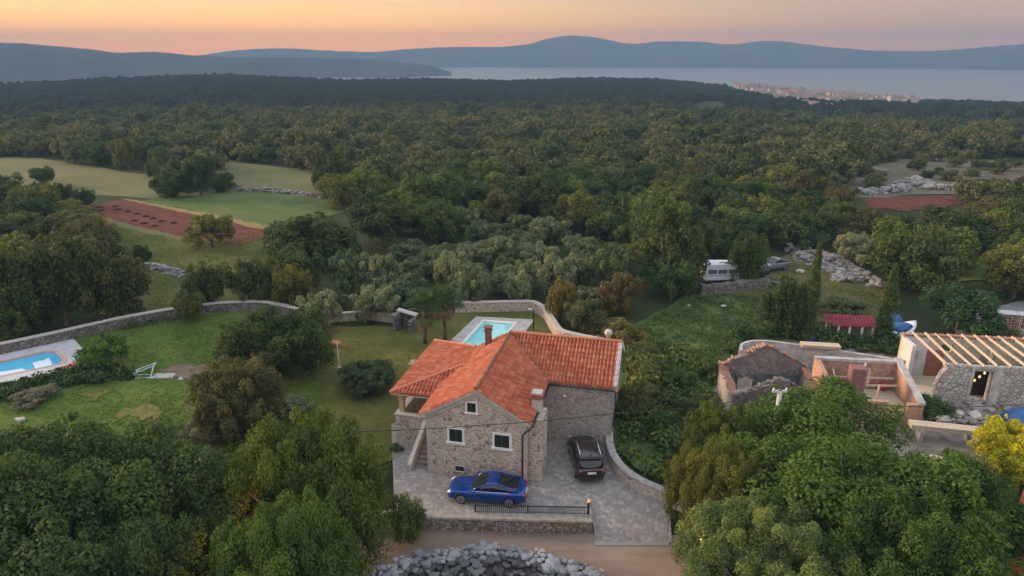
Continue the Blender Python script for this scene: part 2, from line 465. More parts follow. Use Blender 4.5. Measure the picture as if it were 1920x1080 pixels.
sheet('caravan_yard', [(1340, 545), (1400, 510), (1480, 478), (1600, 500), (1690, 570), (1640, 620), (1480, 600)], grass('trodden_grass', [(.06, .06, .022), (.10, .095, .035), (.15, .13, .06)], .3, blotch=(.05, .07, .02)), jitter=.5, seed=11)
sheet('far_grass', [(1770, 490), (1900, 470), (2000, 480), (1990, 520), (1800, 530)], G_LAWN, jitter=.5, seed=12)
sheet('gravel_yard', [(1790, 640), (1800, 585), (1960, 560), (2100, 600), (2100, 720), (1880, 680)], M_GRAVEL, jitter=.3, seed=13)
sheet('site_ground', [(1330, 760), (1390, 640), (1500, 640), (1700, 668), (2100, 680), (2100, 900), (1700, 900), (1380, 860)], plain('site_earth', (.20, .17, .14), .95, .1, var=.4, scale=1.2), jitter=.4, seed=14)

sheet('bare_earth', [(298, 698), (330, 688), (392, 684), (400, 708), (340, 714)], plain('trodden_earth', (.17, .12, .085), .95, .1, .4, 1.5), jitter=.35, seg=.7, seed=20)
sheet('dry_patch', [(212, 786), (240, 768), (290, 764), (318, 774), (290, 790)], grass('tan_grass', [(.09, .10, .025), (.16, .145, .05), (.22, .18, .08)], .5), jitter=.6, seg=.45, seed=21)
sheet('dry_patch', [(150, 744), (190, 728), (215, 736), (180, 754)], G_GARDEN, jitter=.4, seg=.7, seed=22)
# yard in front of the house: level part, then the ramp down to the lane
sheet('yard', [(-8.6, 43.6), (-7.2, 36), (-7.0, 34.9), (-6.6, 33.2), (4.6, 33.2), (4.6, 34.6), (9.3, 34.6), (7.6, 35.6), (6.6, 37.6), (6.6, 43), (-6.2, 46.0)], M_PAVE, dz=.115, world=True)
mb = MB()
N_ = 12
pts = []
for i in range(N_ + 1):
    k = i / N_
    for (xa, xb) in ((4.6, 9.3 - .5 * k),):
        y = 34.6 - 3.0 * k
        pts += [(xa, y, hz(5.5, y) + .115), (xb, y, hz(5.5, y) + .115)]
mb.add(pts, [(2 * i, 2 * i + 2, 2 * i + 3, 2 * i + 1) for i in range(N_)])
tag(mb.build('ramp', M_PAVE), kind='structure')
mb = MB(); mb.box(4.5, 8.6, 31.35, 31.6, -.6, -.37)
tag(mb.build('drain_kerb', plain('kerb_stone', (.24, .21, .19), .9)), kind='structure')
rd = []
for i in range(60):
    x = -60 + i * 2.0
    yc = 29.2 + .0 * x - .0016 * max(0, x - 6) ** 2
    rd += [(x, yc + 3.75, -.42), (x, yc - 2.6, -.42)]
mb = MB(); mb.add(rd, [(2 * i, 2 * i + 1, 2 * i + 3, 2 * i + 2) for i in range(59)])
tag(mb.build('lane', M_LANE), kind='structure')
# ------------------------------------------------------------------ materials of buildings
def tile_mat(name, stops, dirt=.22):
    t = NT(name, .8, .25)
    uv = t.coord('UV')
    cell = t.n('ShaderNodeVectorMath', {0: t.mapping(uv, (1 / .25, 1 / .36, 1))}, operation='FLOOR').outputs[0]
    wn_ = t.n('ShaderNodeTexWhiteNoise', {'Vector': cell}, noise_dimensions='2D').outputs['Value']
    c = t.ramp(wn_, stops)
    v = t.coord()
    big = t.noise(v, .55, 4, .6)
    c = t.mix(t.range(big, .48, .75, 0, dirt), c, (.075, .035, .028))
    c = t.mix(t.range(t.noise(v, 7, 4), .5, .85, 0, .35), c, (.16, .09, .06))
    t.color(c); t.bump(t.noise(v, 18, 4), .25, .02)
    return t.m
M_TILE = tile_mat('clay_tiles', [(0, (.32, .085, .045)), (.3, (.40, .108, .055)), (.6, (.44, .135, .066)), (.85, (.48, .19, .105)), (1, (.35, .105, .06))])
M_RIDGE = plain('ridge_clay', (.24, .10, .065), .85, .2, .35, 3)
M_TILE_OLD = tile_mat('old_clay_tiles', [(0, (.20, .085, .055)), (.4, (.32, .14, .085)), (.75, (.42, .22, .14)), (1, (.24, .12, .085))], .6)
M_WALL = stone('house_masonry', .27, [(.27, .215, .18), (.45, .37, .31), (.60, .51, .43), (.39, .325, .28), (.51, .39, .31)], (.53, .46, .40), .10, .7)
M_DRY = stone('field_wall_stone', .30, [(.14, .13, .12), (.22, .205, .19), (.30, .28, .26), (.18, .165, .15)], (.07, .062, .055), .06, .9)
M_TRIM = plain('pale_limestone', (.40, .37, .33), .85, .2, var=.22, scale=5)
M_FRAME = plain('white_window_stone', (.66, .65, .62), .7, .25, var=.06)
M_SHUT = plain('dark_green_shutter', (.012, .022, .018), .5, .4)
M_METAL = plain('dark_metal', (.02, .02, .022), .45, .5, .3)
M_WOOD = plain('new_timber', (.48, .40, .29), .75, .2, var=.25, scale=9)
M_OLDWOOD = plain('weathered_timber', (.24, .19, .14), .85, .2, var=.3, scale=7)
M_PLASTER = plain('grey_plaster', (.30, .295, .29), .9, .15, var=.25, scale=2)
M_BRICKRED = stone('red_brick', .2, [(.30, .11, .07), (.38, .15, .09), (.34, .13, .09)], (.3, .24, .2), .03, .3)

def tiled(name, poly, n_dir, z_fn, parent, mat=M_TILE, period=.25, course=.36, amp=.085, world=None):
    """barrel-tiled roof plane. poly: (a,b) outline in the house frame; n_dir: horizontal unit vector pointing DOWN the slope; z_fn(a,b) height"""
    d = Vector((n_dir[0], n_dir[1])).normalized(); e = Vector((-d.y, d.x))
    us = [Vector(p).dot(e) for p in poly]; vs = [Vector(p).dot(d) for p in poly]
    u0, u1, v0, v1 = min(us), max(us), min(vs), max(vs)
    nu = int((u1 - u0) / period) + 2; nv = int((v1 - v0) / course) + 2
    sl = (z_fn(d.x, d.y) - z_fn(0, 0)); nrm = Vector((-sl * d.x, -sl * d.y, 1)).normalized()
    prof = [(0, -.6), (.12, .25), (.25, .8), (.375, 1.0), (.5, .8), (.63, .25), (.75, -.6), (.875, -.85)]
    V, Fc, UV = [], [], []
    cols = []
    for i in range(nu):
        for (f, hgt) in prof: cols.append((u0 + (i + f) * period, hgt))
    rng = random.Random(len(name) + int(u0 * 10))
    jit = [rng.uniform(-.012, .012) for _ in range(nu * nv + nu)]
    rows = []
    for j in range(nv):
        rows.append((v0 - .02 + j * course, .0, j)); rows.append((v0 - .02 + (j + 1) * course - .004, .055, j))
    m = len(cols)
    for (vv, lift, j) in rows:
        for ci, (uu, hgt) in enumerate(cols):
            a = e.x * uu + d.x * vv; b = e.y * uu + d.y * vv
            p = Vector((a, b, z_fn(a, b))) + nrm * (hgt * amp + lift + jit[(j * nu + ci // 8) % len(jit)])
            V.append(p); UV.append((uu - u0 + 1e-3, (j + .5) * course))
    for r_ in range(len(rows) - 1):
        for ci in range(m - 1):
            a = r_ * m + ci; Fc.append((a, a + 1, a + m + 1, a + m))
    me = bpy.data.meshes.new(name); me.from_pydata([tuple(p) for p in V], [], Fc)
    uvl = me.uv_layers.new(name='tiles')
    li = np.zeros(len(me.loops), dtype=np.int32); me.loops.foreach_get('vertex_index', li)
    uvl.data.foreach_set('uv', np.array(UV)[li].ravel().astype(np.float32))
    bm = bmesh.new(); bm.from_mesh(me)
    area = sum(poly[i][0] * poly[(i + 1) % len(poly)][1] - poly[(i + 1) % len(poly)][0] * poly[i][1] for i in range(len(poly)))
    pl = poly if area > 0 else list(reversed(poly))
    for i in range(len(pl)):
        p = pl[i]; q = pl[(i + 1) % len(pl)]
        n = Vector((q[1] - p[1], -(q[0] - p[0]), 0)).normalized()     # outward
        bmesh.ops.bisect_plane(bm, geom=bm.verts[:] + bm.edges[:] + bm.faces[:], plane_co=(p[0], p[1], 0), plane_no=n, clear_outer=True)
    bm.to_mesh(me); bm.free()
    return link_mesh(name, me, mat, parent)
def ridge_tiles(name, pts, parent, mat=M_TILE, r=.13):
    mb = MB(); uvs = 0
    for a, b in zip(pts[:-1], pts[1:]):
        a, b = Vector(a), Vector(b); n = max(1, int((b - a).length / .4))
        for i in range(n):
            p, q = a.lerp(b, i / n), a.lerp(b, (i + 1.08) / n)
            mb.tube([p, q], [r * .88, r], 8)
    return mb.build(name, mat, parent)

# ------------------------------------------------------------------ the stone house
TH = R(13)
house = thing('stone_house', 'large stone house with red clay tile roofs in the centre of the view', 'house', (-2.2, 37.0, 0), -TH)
A0 = .12                                    # main ridge
ZR, SL = 6.35, .571
WL, WR = -3.15, 3.15
EL, ER = -3.55, 3.5
zmL = lambda a, b: ZR + SL * (a - A0)
zmR = lambda a, b: ZR - SL * (a - A0)
zwF = lambda a, b: ZR + SL * (b - 8.8)
zwB = lambda a, b: ZR - SL * (b - 8.8)
ze = zmL(WL, 0) - .1
za = ZR - .1
mb = MB()                                   # walls of the front block: gables with the roof pitch
zl, zr_ = zmL(WL, 0) - .07, zmR(WR, 0) - .07
g = [(WL, 0), (WR, 0), (WR, zr_), (A0, ZR - .07), (WL, zl)]
mb.add([(x, 0, z) for x, z in g] + [(x, 8.7, z) for x, z in g], [(0, 1, 2, 3, 4), (9, 8, 7, 6, 5)] + [(i, 5 + i, 5 + (i + 1) % 5, (i + 1) % 5) for i in range(5)])
mb.build('wall', M_WALL, house)
mb = MB()                                   # right wing
zf = zwF(0, 5.65) - .07
w = [(5.65, -.2), (5.65, zf), (8.8, ZR - .07), (11.9, zwB(0, 11.9) - .07), (11.9, -.2)]
mb.add([(WR - .4, y, z) for y, z in w] + [(7.7, y, z) for y, z in w], [(4, 3, 2, 1, 0), (5, 6, 7, 8, 9)] + [(i, (i + 1) % 5, 5 + (i + 1) % 5, 5 + i) for i in range(5)])
mb.build('wing_wall', stone('wing_masonry', .28, [(.26, .225, .205), (.36, .32, .295), (.43, .385, .355), (.31, .28, .255)], (.36, .325, .30), .09, .6), house)
mb = MB(); mb.box(A0, WR - .3, 8.7, 11.9, 0, 4.4); mb.build('back_wall', M_WALL, house)
mb = MB(); mb.box(3.16, 4.0, .55, 2.3, -.1, 4.28); mb.build('chimney_breast', M_WALL, house, bevel=.04)

VB = ER - .0
tiled('roof_plane', [(EL, -.28), (A0, -.28), (A0, 8.95), (EL, 8.95)], (-1, 0), zmL, house)
bV = lambda a: 8.8 - (a - A0)               # valley line
tiled('roof_plane', [(A0, -.28), (ER, -.28), (ER, bV(ER)), (A0, 8.8)], (1, 0), zmR, house)
tiled('roof_plane', [(A0, 8.8), (ER, bV(ER)), (7.95, bV(ER)), (7.95, 8.8)], (0, -1), zwF, house)
tiled('roof_plane', [(A0, 8.8), (7.95, 8.8), (7.95, 12.2), (A0, 12.2)], (0, 1), zwB, house)
ridge_tiles('ridge', [(A0, -.3, ZR + .07), (A0, 8.8, ZR + .07)], house, mat=M_RIDGE)
ridge_tiles('ridge', [(A0, 8.8, ZR + .07), (7.95, 8.8, ZR + .07)], house)
mb = MB(); mb.tube([(A0, 8.8, ZR + .02), (ER, bV(ER), zmR(ER, 0) + .03)], .09, 6); mb.build('valley_gutter', plain('valley_lead', (.10, .07, .06), .7), house)
# porch on the left: low hipped roof running into the main slope
PE, PB = -6.72, 2.81
zpW = lambda a, b: 3.8 + .267 * (a - PE)
aT = -2.42; zT = zpW(aT, 0); bT = 5.76
zpF = lambda a, b: 3.8 + (zT - 3.8) / (bT - PB) * (b - PB)
aM = -2.35
tiled('porch_roof', [(PE, PB), (aT, bT), (aT, 8.7), (-2.9, 9.2), (PE, 11.9)], (-1, 0), lambda a, b: zpW(a, b) + .02, house)
tiled('porch_roof', [(PE, PB), (-3.1, PB), (aT, bT)], (0, -1), lambda a, b: zpF(a, b) + .02, house)
ridge_tiles('porch_ridge', [(PE, PB, 3.86), (aT, bT, zT + .06)], house, r=.11)
ridge_tiles('porch_ridge', [(PE, 11.9, 3.86), (-2.55, 8.95, zpW(-2.55, 0) + .06)], house, r=.11)
mb = MB(); mb.slab([(PE + .05, PB + .06, 3.73), (-3.2, PB + .06, 3.73), (-3.2, 11.7, 3.73), (PE + .05, 11.7, 3.73)], .08); mb.build('porch_ceiling', M_WOOD, house)
mb = MB(); mb.box(PE - .55, PE + .03, 7.5, 8.4, 3.62, 3.70); mb.build('eave_board', M_OLDWOOD, house)
for b_ in (3.35, 7.3, 11.3):
    mb = MB(); mb.box(-6.35, -6.0, b_, b_ + .35, 1.3, 3.62); mb.build('post', plain('yellow_stone_post', (.42, .30, .16), .8), house, bevel=.02)
# terrace and its parapet, stairs
mb = MB(); mb.box(-6.5, WL - .003, 3.0, 11.6, -.1, 1.3); mb.build('terrace', M_WALL, house)
mb = MB(); mb.box(-6.5, -6.15, 3.0, 11.6, 1.3, 2.1); mb.box(-6.15, -4.25, 3.0, 3.3, 1.3, 2.1); mb.build('parapet', M_WALL, house)
mb = MB(); mb.box(-6.56, -6.09, 2.94, 11.66, 2.1, 2.19); mb.box(-6.09, -4.2, 2.94, 3.36, 2.1, 2.19); mb.build('coping', M_TRIM, house, bevel=.02)
mb = MB()
for i in range(8):
    mb.box(-4.2, WL - .003, .15 + i * .36, 3.0, i * .16, (i + 1) * .16)
mb.build('stairs', stone('step_stone', .5, [(.2, .185, .17), (.27, .25, .235)], (.17, .15, .14), .05, .3), house, bevel=.015)
mb = MB()
q = [(-.25, .55), (3.0, 2.0), (3.0, 0), (-.25, -.1)]
mb.add([(-4.5, y, z) for y, z in q] + [(-4.22, y, z) for y, z in q], [(0, 1, 2, 3), (7, 6, 5, 4)] + [(i, 4 + i, 4 + (i + 1) % 4, (i + 1) % 4) for i in range(4)])
mb.build('stair_wall', M_TRIM, house, bevel=.02)
# gable trim, quoins and plinth
mb = MB()
def rake(a0, z0, a1, z1, w_, y0, y1):
    mb.add([(a0, y0, z0), (a1, y0, z1), (a1, y0, z1 - w_), (a0, y0, z0 - w_), (a0, y1, z0), (a1, y1, z1), (a1, y1, z1 - w_), (a0, y1, z0 - w_)],
           [(0, 3, 2, 1), (4, 5, 6, 7), (0, 1, 5, 4), (1, 2, 6, 5), (2, 3, 7, 6), (3, 0, 4, 7)])
rake(EL + .1, zmL(EL + .1, 0) - .07, A0, ZR - .07, .2, -.24, -.004)
rake(A0, ZR - .07, ER - .1, zmR(ER - .1, 0) - .07, .2, -.24, -.004)
mb.build('gable_cornice', M_TRIM, house)
mb = MB()
rake(WL, zl - .22, A0, ZR - .3, .3, -.1, -.003)
rake(A0, ZR - .3, WR, zr_ - .22, .3, -.1, -.003)
mb.build('gable_band', M_TRIM, house)
rng = random.Random(4)
for (x0, s_) in ((WL - .02, 1), (WR + .02, -1)):
    z = 0.0; i = 0; mb = MB()
    while z < 3.9:
        h_ = rng.uniform(.3, .42); w_ = .52 if i % 2 else .34
        xa, xb = sorted((x0, x0 + s_ * w_)); ya = .34 if i % 2 else .52
        mb.box(xa, xb, -.03, ya, z, min(z + h_ - .012, 3.92)); z += h_; i += 1
    mb.build('quoins', M_TRIM, house, bevel=.015)
def window(a0, a1, z0, z1, fr, y=0.0, sill=True):
    mb = MB()
    mb.box(a0 - fr, a0, y - .06, y + .05, z0 - fr, z1 + fr); mb.box(a1, a1 + fr, y - .06, y + .05, z0 - fr, z1 + fr)
    mb.box(a0, a1, y - .06, y + .05, z1, z1 + fr)
    f = mb.build('window', M_FRAME if fr > .1 else M_TRIM, house, bevel=.01)
    mb = MB(); mb.box(a0 - fr - (.06 if fr > .1 else 0), a1 + fr + (.06 if fr > .1 else 0), y - .12, y + .05, z0 - fr - .003, z0 - .0015); mb.build('sill', M_FRAME if fr > .1 else M_TRIM, f, bevel=.01)
    mb = MB(); m_ = (a0 + a1) / 2
    for (p, q_) in ((a0, m_ - .008), (m_ + .008, a1)):
        mb.box(p, q_, y - .02, y + .01, z0, z1)
        n = int((z1 - z0) / .09)
        for i in range(n): mb.box(p + .06, q_ - .06, y - .032, y - .02, z0 + .04 + i * .09, z0 + .09 + i * .09)
    mb.build('shutter', M_SHUT, f)
window(-1.68, -.86, 2.52, 3.38, .15)
window(1.18, 2.1, 2.50, 3.36, .15)
window(-.5, .04, 4.68, 5.3, .11)
window(-1.35, -.8, .47, .8, .03)
# window on the right wall under the eave, small slits on the wing end wall
mb = MB(); mb.box(3.151, 3.2, 3.1, 3.9, 2.7, 3.6); f = mb.build('side_window', M_FRAME, house); mb = MB(); mb.box(3.2, 3.22, 3.2, 3.8, 2.8, 3.5); mb.build('shutter', M_SHUT, f)
for (b_, z_, h_) in ((7.2, 2.6, 1.0), (9.2, 4.4, .7)):
    mb = MB(); mb.box(7.7, 7.76, b_ - .1, b_ + .7, z_ - .1, z_ + h_ + .1); f = mb.build('side_window', M_TRIM, house)
    mb = MB(); mb.box(7.76, 7.78, b_, b_ + .6, z_, z_ + h_); mb.build('shutter', M_SHUT, f)
# wing end verge
mb = MB()
for (y0, y1, z0, z1) in ((bV(ER) + .15, 8.8, zwF(0, bV(ER) + .15), ZR), (8.8, 12.1, ZR, zwB(0, 12.1))):
    mb.add([(7.72, y0, z0 + .1), (7.72, y1, z1 + .1), (7.72, y1, z1 - .3), (7.72, y0, z0 - .3), (8.02, y0, z0 + .1), (8.02, y1, z1 + .1), (8.02, y1, z1 - .3), (8.02, y0, z0 - .3)],
           [(0, 1, 2, 3), (7, 6, 5, 4), (0, 4, 5, 1), (1, 5, 6, 2), (2, 6, 7, 3), (3, 7, 4, 0)])
mb.build('end_verge', plain('verge_plaster', (.42, .41, .40), .9), house)
# chimneys
M_CHIM = stone('weathered_brick', .2, [(.17, .075, .055), (.24, .11, .08), (.20, .10, .075)], (.2, .16, .14), .03, .3)
def chimney(a, b, w_, d_, z0, z1, mat, capmat, bands=True):
    mb = MB(); mb.box(a - w_, a + w_, b - d_, b + d_, z0, z1)
    c = mb.build('chimney', mat, house, bevel=.01)
    mb = MB(); mb.box(a - w_ - .07, a + w_ + .07, b - d_ - .07, b + d_ + .07, z1 + .001, z1 + .09)
    mb.box(a - w_, a + w_, b - d_, b + d_, z1 + .09, z1 + .26); mb.box(a - w_ - .09, a + w_ + .09, b - d_ - .09, b + d_ + .09, z1 + .26, z1 + .34)
    mb.build('cap', capmat, c, bevel=.01)
    return c
chimney(-1.35, 8.2, .2, .2, 5.2, 6.6, M_CHIM, M_CHIM)
c = chimney(3.45, 1.75, .3, .3, 4.0, 5.2, M_TRIM, M_BRICKRED)
mb = MB(); mb.box(3.14, 3.76, 1.44, 2.06, 5.541, 5.62); mb.build('slab', M_TRIM, c)
mb = MB(); mb.lathe([(.0, 0), (.13, .0), (.13, .25), (.26, .4), (.28, .55), (.2, .7), (.02, .78)], (7.0, 9.1, ZR), 14)
mb.build('roof_cowl', plain('cowl_clay', (.42, .36, .30), .8), house, smooth=True)
# gutters and downpipe
mb = MB(); mb.tube([(ER + .06, -.25, zmR(ER, 0) - .12), (ER + .06, bV(ER), zmR(ER, 0) - .14)], .07, 8)
mb.tube([(ER + .06, -.2, zmR(ER, 0) - .15), (3.05, -.2, 3.75), (2.92, -.09, 3.55), (2.92, -.09, .05)], .05, 8); mb.build('downpipe', M_METAL, house, smooth=True)
mb = MB(); mb.tube([(ER + .1, bV(ER) - .08, zmR(ER, 0) - .08), (7.9, bV(ER) - .08, zmR(ER, 0) - .1)], .06, 8); mb.build('gutter', M_METAL, house, smooth=True)
mb = MB(); mb.tube([(4.6, 5.6, 3.6), (4.6, 5.35, 3.65)], .03, 6); mb.lathe([(.02, 0), (.1, .02), (.1, .1), (.03, .14)], (4.6, 5.35, 3.55), 10)
mb.build('wall_lamp', plain('lamp_white', (.6, .6, .58)), house)
# ------------------------------------------------------------------ dry stone and mortared walls
def wall(name, label, pts, thick, h, mat, cat='wall', z0=None, cap=None, rough=.04, seg=.5, seed=0, group=None, h_fn=None):
    """pts: world (x, y) polyline of the wall's centre line; one solid with an uneven top"""
    rng = random.Random(seed)
    Q = []
    for a, b in zip(pts[:-1], pts[1:]):
        a, b = Vector((a[0], a[1])), Vector((b[0], b[1])); n = max(1, int((b - a).length / seg))
        Q += [a.lerp(b, i / n) for i in range(n)]
    Q.append(Vector((pts[-1][0], pts[-1][1])))
    for _ in range(2):
        Q = [Q[0]] + [(Q[i - 1] + 2 * Q[i] + Q[i + 1]) / 4 for i in range(1, len(Q) - 1)] + [Q[-1]]
    c = Q[len(Q) // 2]
    root = thing(name, label, cat, (c.x, c.y, hz(c.x, c.y)), 0, group)
    def solid(tk, zb, zt, rg):
        mb = MB(); V = []
        for i, q in enumerate(Q):
            d = (Q[min(i + 1, len(Q) - 1)] - Q[max(i - 1, 0)]).normalized(); n = Vector((-d.y, d.x))
            g = hz(q.x, q.y) if z0 is None else z0
            hh = h if h_fn is None else h_fn(i / (len(Q) - 1))
            for s in (-1, 1):
                V.append((q.x + n.x * s * tk / 2, q.y + n.y * s * tk / 2, g + zb * (hh if zb > 0 else 1)))
            for s in (1, -1):
                k = rng.uniform(-rg, rg)
                V.append((q.x + n.x * s * tk / 2 * .92, q.y + n.y * s * tk / 2 * .92, g + hh * (zt if zt < 3 else 1) + k))
        Fc = []
        for i in range(len(Q) - 1):
            for k in range(4):
                Fc.append((i * 4 + k, (i + 1) * 4 + k, (i + 1) * 4 + (k + 1) % 4, i * 4 + (k + 1) % 4))
        Fc += [(0, 1, 2, 3), tuple(4 * (len(Q) - 1) + k for k in (3, 2, 1, 0))]
        mb.add(V, Fc); return mb
    solid(thick, -.4, 1.0, rough).build('masonry', mat, root, world=True)
    if cap:
        mb = solid(thick + .1, 1.0, 1.0, 0)
        for i in range(len(mb.v)):
            if i % 4 < 2: mb.v[i] = (mb.v[i][0], mb.v[i][1], mb.v[i][2] + rough * .3)
            else: mb.v[i] = (mb.v[i][0], mb.v[i][1], mb.v[i][2] + .12)
        mb.build('coping', cap, root, world=True)
    return root
M_FRONT = stone('lane_wall_stone', .25, [(.13, .115, .10), (.20, .175, .155), (.27, .24, .21), (.33, .29, .25)], (.10, .085, .07), .07, .9)
wall('lane_wall', 'long low stone wall with flat top holding the house yard above the lane', [(-9.5, 33.1), (-4.9, 33.0), (4.5, 32.62)], .62, 1.0, M_FRONT, cap=plain('worn_coping', (.25, .22, .19), .9, .15, .3, 3), z0=-.67, h_fn=lambda k: 1.0 + .02)
wall('driveway_wall', 'curving stone wall with pale coping beside the dark parked car', [(6.75, 42.0), (6.45, 40.4), (6.4, 38.6), (6.8, 37.0), (7.7, 35.6), (9.0, 34.6), (10.4, 33.8)], .42, .9, M_WALL, cap=plain('grey_coping', (.30, .275, .25), .9, .15, .3, 3), z0=-.1)
wall('garden_wall', 'pale stone garden wall bending round the pool behind the house', [(-5.8, 66.4), (-1.0, 66.7), (2.2, 66.9), (3.4, 64.7), (3.9, 61.5), (4.4, 58.8), (6.4, 57.6), (9.5, 56)], .5, 1.05, M_WALL, cap=M_TRIM)
wall('garden_wall', 'low stone wall between the olive trees on the far edge of the house lawn', [(-19.0, 63.5), (-14.5, 64.6), (-11.0, 63.5)], .4, .8, M_WALL, cap=M_TRIM, seed=2)
wall('lawn_wall', 'long grey stone wall curving round the back of the left lawn and pool', [(-56, 48.5), (-47.5, 53.6), (-44.0, 56.4), (-41.4, 58.6), (-38.0, 61.9), (-34.7, 64.2), (-30, 66.4), (-26, 66.9), (-22.8, 65.6), (-20.5, 63.8)], .45, 1.05, M_DRY, cap=M_TRIM, seed=3)
def fld(px): return [P(*p).to_2d() for p in px]
def rubble_wall(name, label, pts, width, h, n, seed, smin=.14, smax=.42):
    rng = random.Random(seed); W = [Vector((p[0], p[1])) for p in pts]; L = [(b - a).length for a, b in zip(W[:-1], W[1:])]; T = sum(L)
    c = W[len(W) // 2]; root = thing(name, label, 'wall', (c.x, c.y, hz(c.x, c.y)))
    mb = MB()
    for i in range(n):
        q = rng.uniform(0, T); k = 0
        while q > L[k] and k < len(L) - 1: q -= L[k]; k += 1
        p = W[k].lerp(W[k + 1], q / L[k]); d = (W[k + 1] - W[k]).normalized(); o = max(-1, min(1, rng.gauss(0, .45)))
        p = p + Vector((-d.y, d.x)) * o * width; s = rng.uniform(smin, smax) * (1.3 - .6 * abs(o))
        mb.rock((p.x, p.y, hz(p.x, p.y) + h * (1 - abs(o)) * rng.random() + s * .2), s * 1.3, s, s * .75, rng)
    mb.build('stones', M_SCREE, root, world=True)
    return root
M_SCREE = stone('pale_scree', 1.1, [(.17, .165, .16), (.27, .265, .255), (.38, .37, .36), (.22, .215, .205)], (.22, .215, .2), .02, .3)
rubble_wall('field_wall', 'tumbled grey stone wall along the far edge of the green crop field', fld([(440, 357), (520, 360), (580, 368), (680, 384), (800, 392)]), .9, .7, 420, 4)
rubble_wall('field_wall', 'broken pale stone wall in the rough pasture above the round trees', fld([(270, 500), (310, 508), (350, 520)]), .9, .6, 130, 5)
wall('field_wall', 'grey dry stone wall below the white caravan', fld([(1312, 552), (1370, 548), (1425, 540), (1460, 548)]), .9, 1.1, M_DRY, rough=.16, seed=6)
rubble_wall('field_wall', 'upper one of two tumbled stone walls crossing the slope behind the cypresses', fld([(1478, 468), (1530, 478), (1570, 492), (1610, 516), (1650, 540)]), 1.5, .8, 420, 7)
rubble_wall('field_wall', 'lower one of two tumbled stone walls crossing the slope behind the cypresses', fld([(1500, 480), (1540, 500), (1570, 512), (1590, 530)]), 1.8, .6, 340, 8)
rubble_wall('field_wall', 'far grey stone wall above the red soil patch on the right', fld([(1610, 364), (1680, 358), (1720, 338), (1750, 356), (1850, 352)]), 3.0, .8, 420, 9, .25, .7)

# dry stone enclosure at the near side of the lane
rng = random.Random(11)
root = thing('stone_enclosure', 'round dry stone enclosure of tumbled grey rocks at the near edge of the lane', 'stone wall', (-1.4, 22.2, -.7))
mb = MB(); cx, cy_, rad = -1.4, 21.75, 9.0
for i in range(620):
    a = math.pi * (.02 + .96 * (i % 155) / 155) + rng.uniform(-.02, .02); rr_ = rad + rng.uniform(-.9, .25)
    for lv in range(2):
        s = rng.uniform(.10, .21) if rng.random() < .86 else rng.uniform(.24, .36)
        mb.rock((cx + rr_ * math.cos(a) + rng.uniform(-.15, .15), cy_ + rr_ * math.sin(a), -.42 + lv * .34 + rng.uniform(-.12, .16)), s * 1.25, s, s * .8, rng)
mb.build('boulders', stone('grey_limestone', 1.3, [(.16, .165, .175), (.27, .28, .295), (.38, .39, .41), (.21, .22, .23)], (.24, .24, .25), .02, .3), root, world=True)
mb = MB()
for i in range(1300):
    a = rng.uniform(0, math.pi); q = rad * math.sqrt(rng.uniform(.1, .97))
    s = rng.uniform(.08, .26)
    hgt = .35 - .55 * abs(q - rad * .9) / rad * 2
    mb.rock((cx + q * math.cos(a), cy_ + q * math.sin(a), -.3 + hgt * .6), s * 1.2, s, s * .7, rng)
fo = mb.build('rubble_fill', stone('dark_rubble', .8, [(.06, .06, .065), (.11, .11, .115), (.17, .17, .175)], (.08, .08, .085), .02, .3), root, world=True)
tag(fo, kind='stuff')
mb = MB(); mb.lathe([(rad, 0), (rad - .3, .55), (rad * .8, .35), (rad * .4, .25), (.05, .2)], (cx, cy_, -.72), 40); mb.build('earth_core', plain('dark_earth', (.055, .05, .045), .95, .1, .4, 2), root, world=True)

# ------------------------------------------------------------------ yard railing with warning light
root = thing('yard_railing', 'low black metal railing on the lane wall beside the blue car', 'railing', (1.0, 33.0, .39))
ya = lambda x: 33.14 - .0255 * (x + 2.1)
mb = MB()
for z in (.46, .9): mb.beam((-2.1, ya(-2.1), z), (4.25, ya(4.25), z), .05, .05)
mb.build('rail', M_METAL, root, world=True)
mb = MB()
for i in range(56):
    x = -2.05 + i * .112; mb.tube([(x, ya(x), .46), (x, ya(x), .9)], .017, 5)
mb.build('bars', M_METAL, root, world=True)
for x in (-2.1, .9):
    mb = MB(); mb.beam((x, ya(x), .36), (x, ya(x), .95), .06); mb.build('post', M_METAL, root, world=True)
mb = MB(); mb.beam((4.3, ya(4.3), .36), (4.3, ya(4.3), 1.22), .13); po = mb.build('post', M_METAL, root, world=True, bevel=.01)
t = NT('amber_lamp', .3); t.color((.8, .3, .05)); t.b.inputs['Emission Color'].default_value = (1, .35, .06, 1); t.b.inputs['Emission Strength'].default_value = .5
mb = MB(); mb.lathe([(.06, 0), (.07, .03), (.07, .12), (.04, .17), (.01, .18)], (4.3, ya(4.3), 1.221), 12); mb.build('warning_light', t.m, root, world=True, smooth=True)

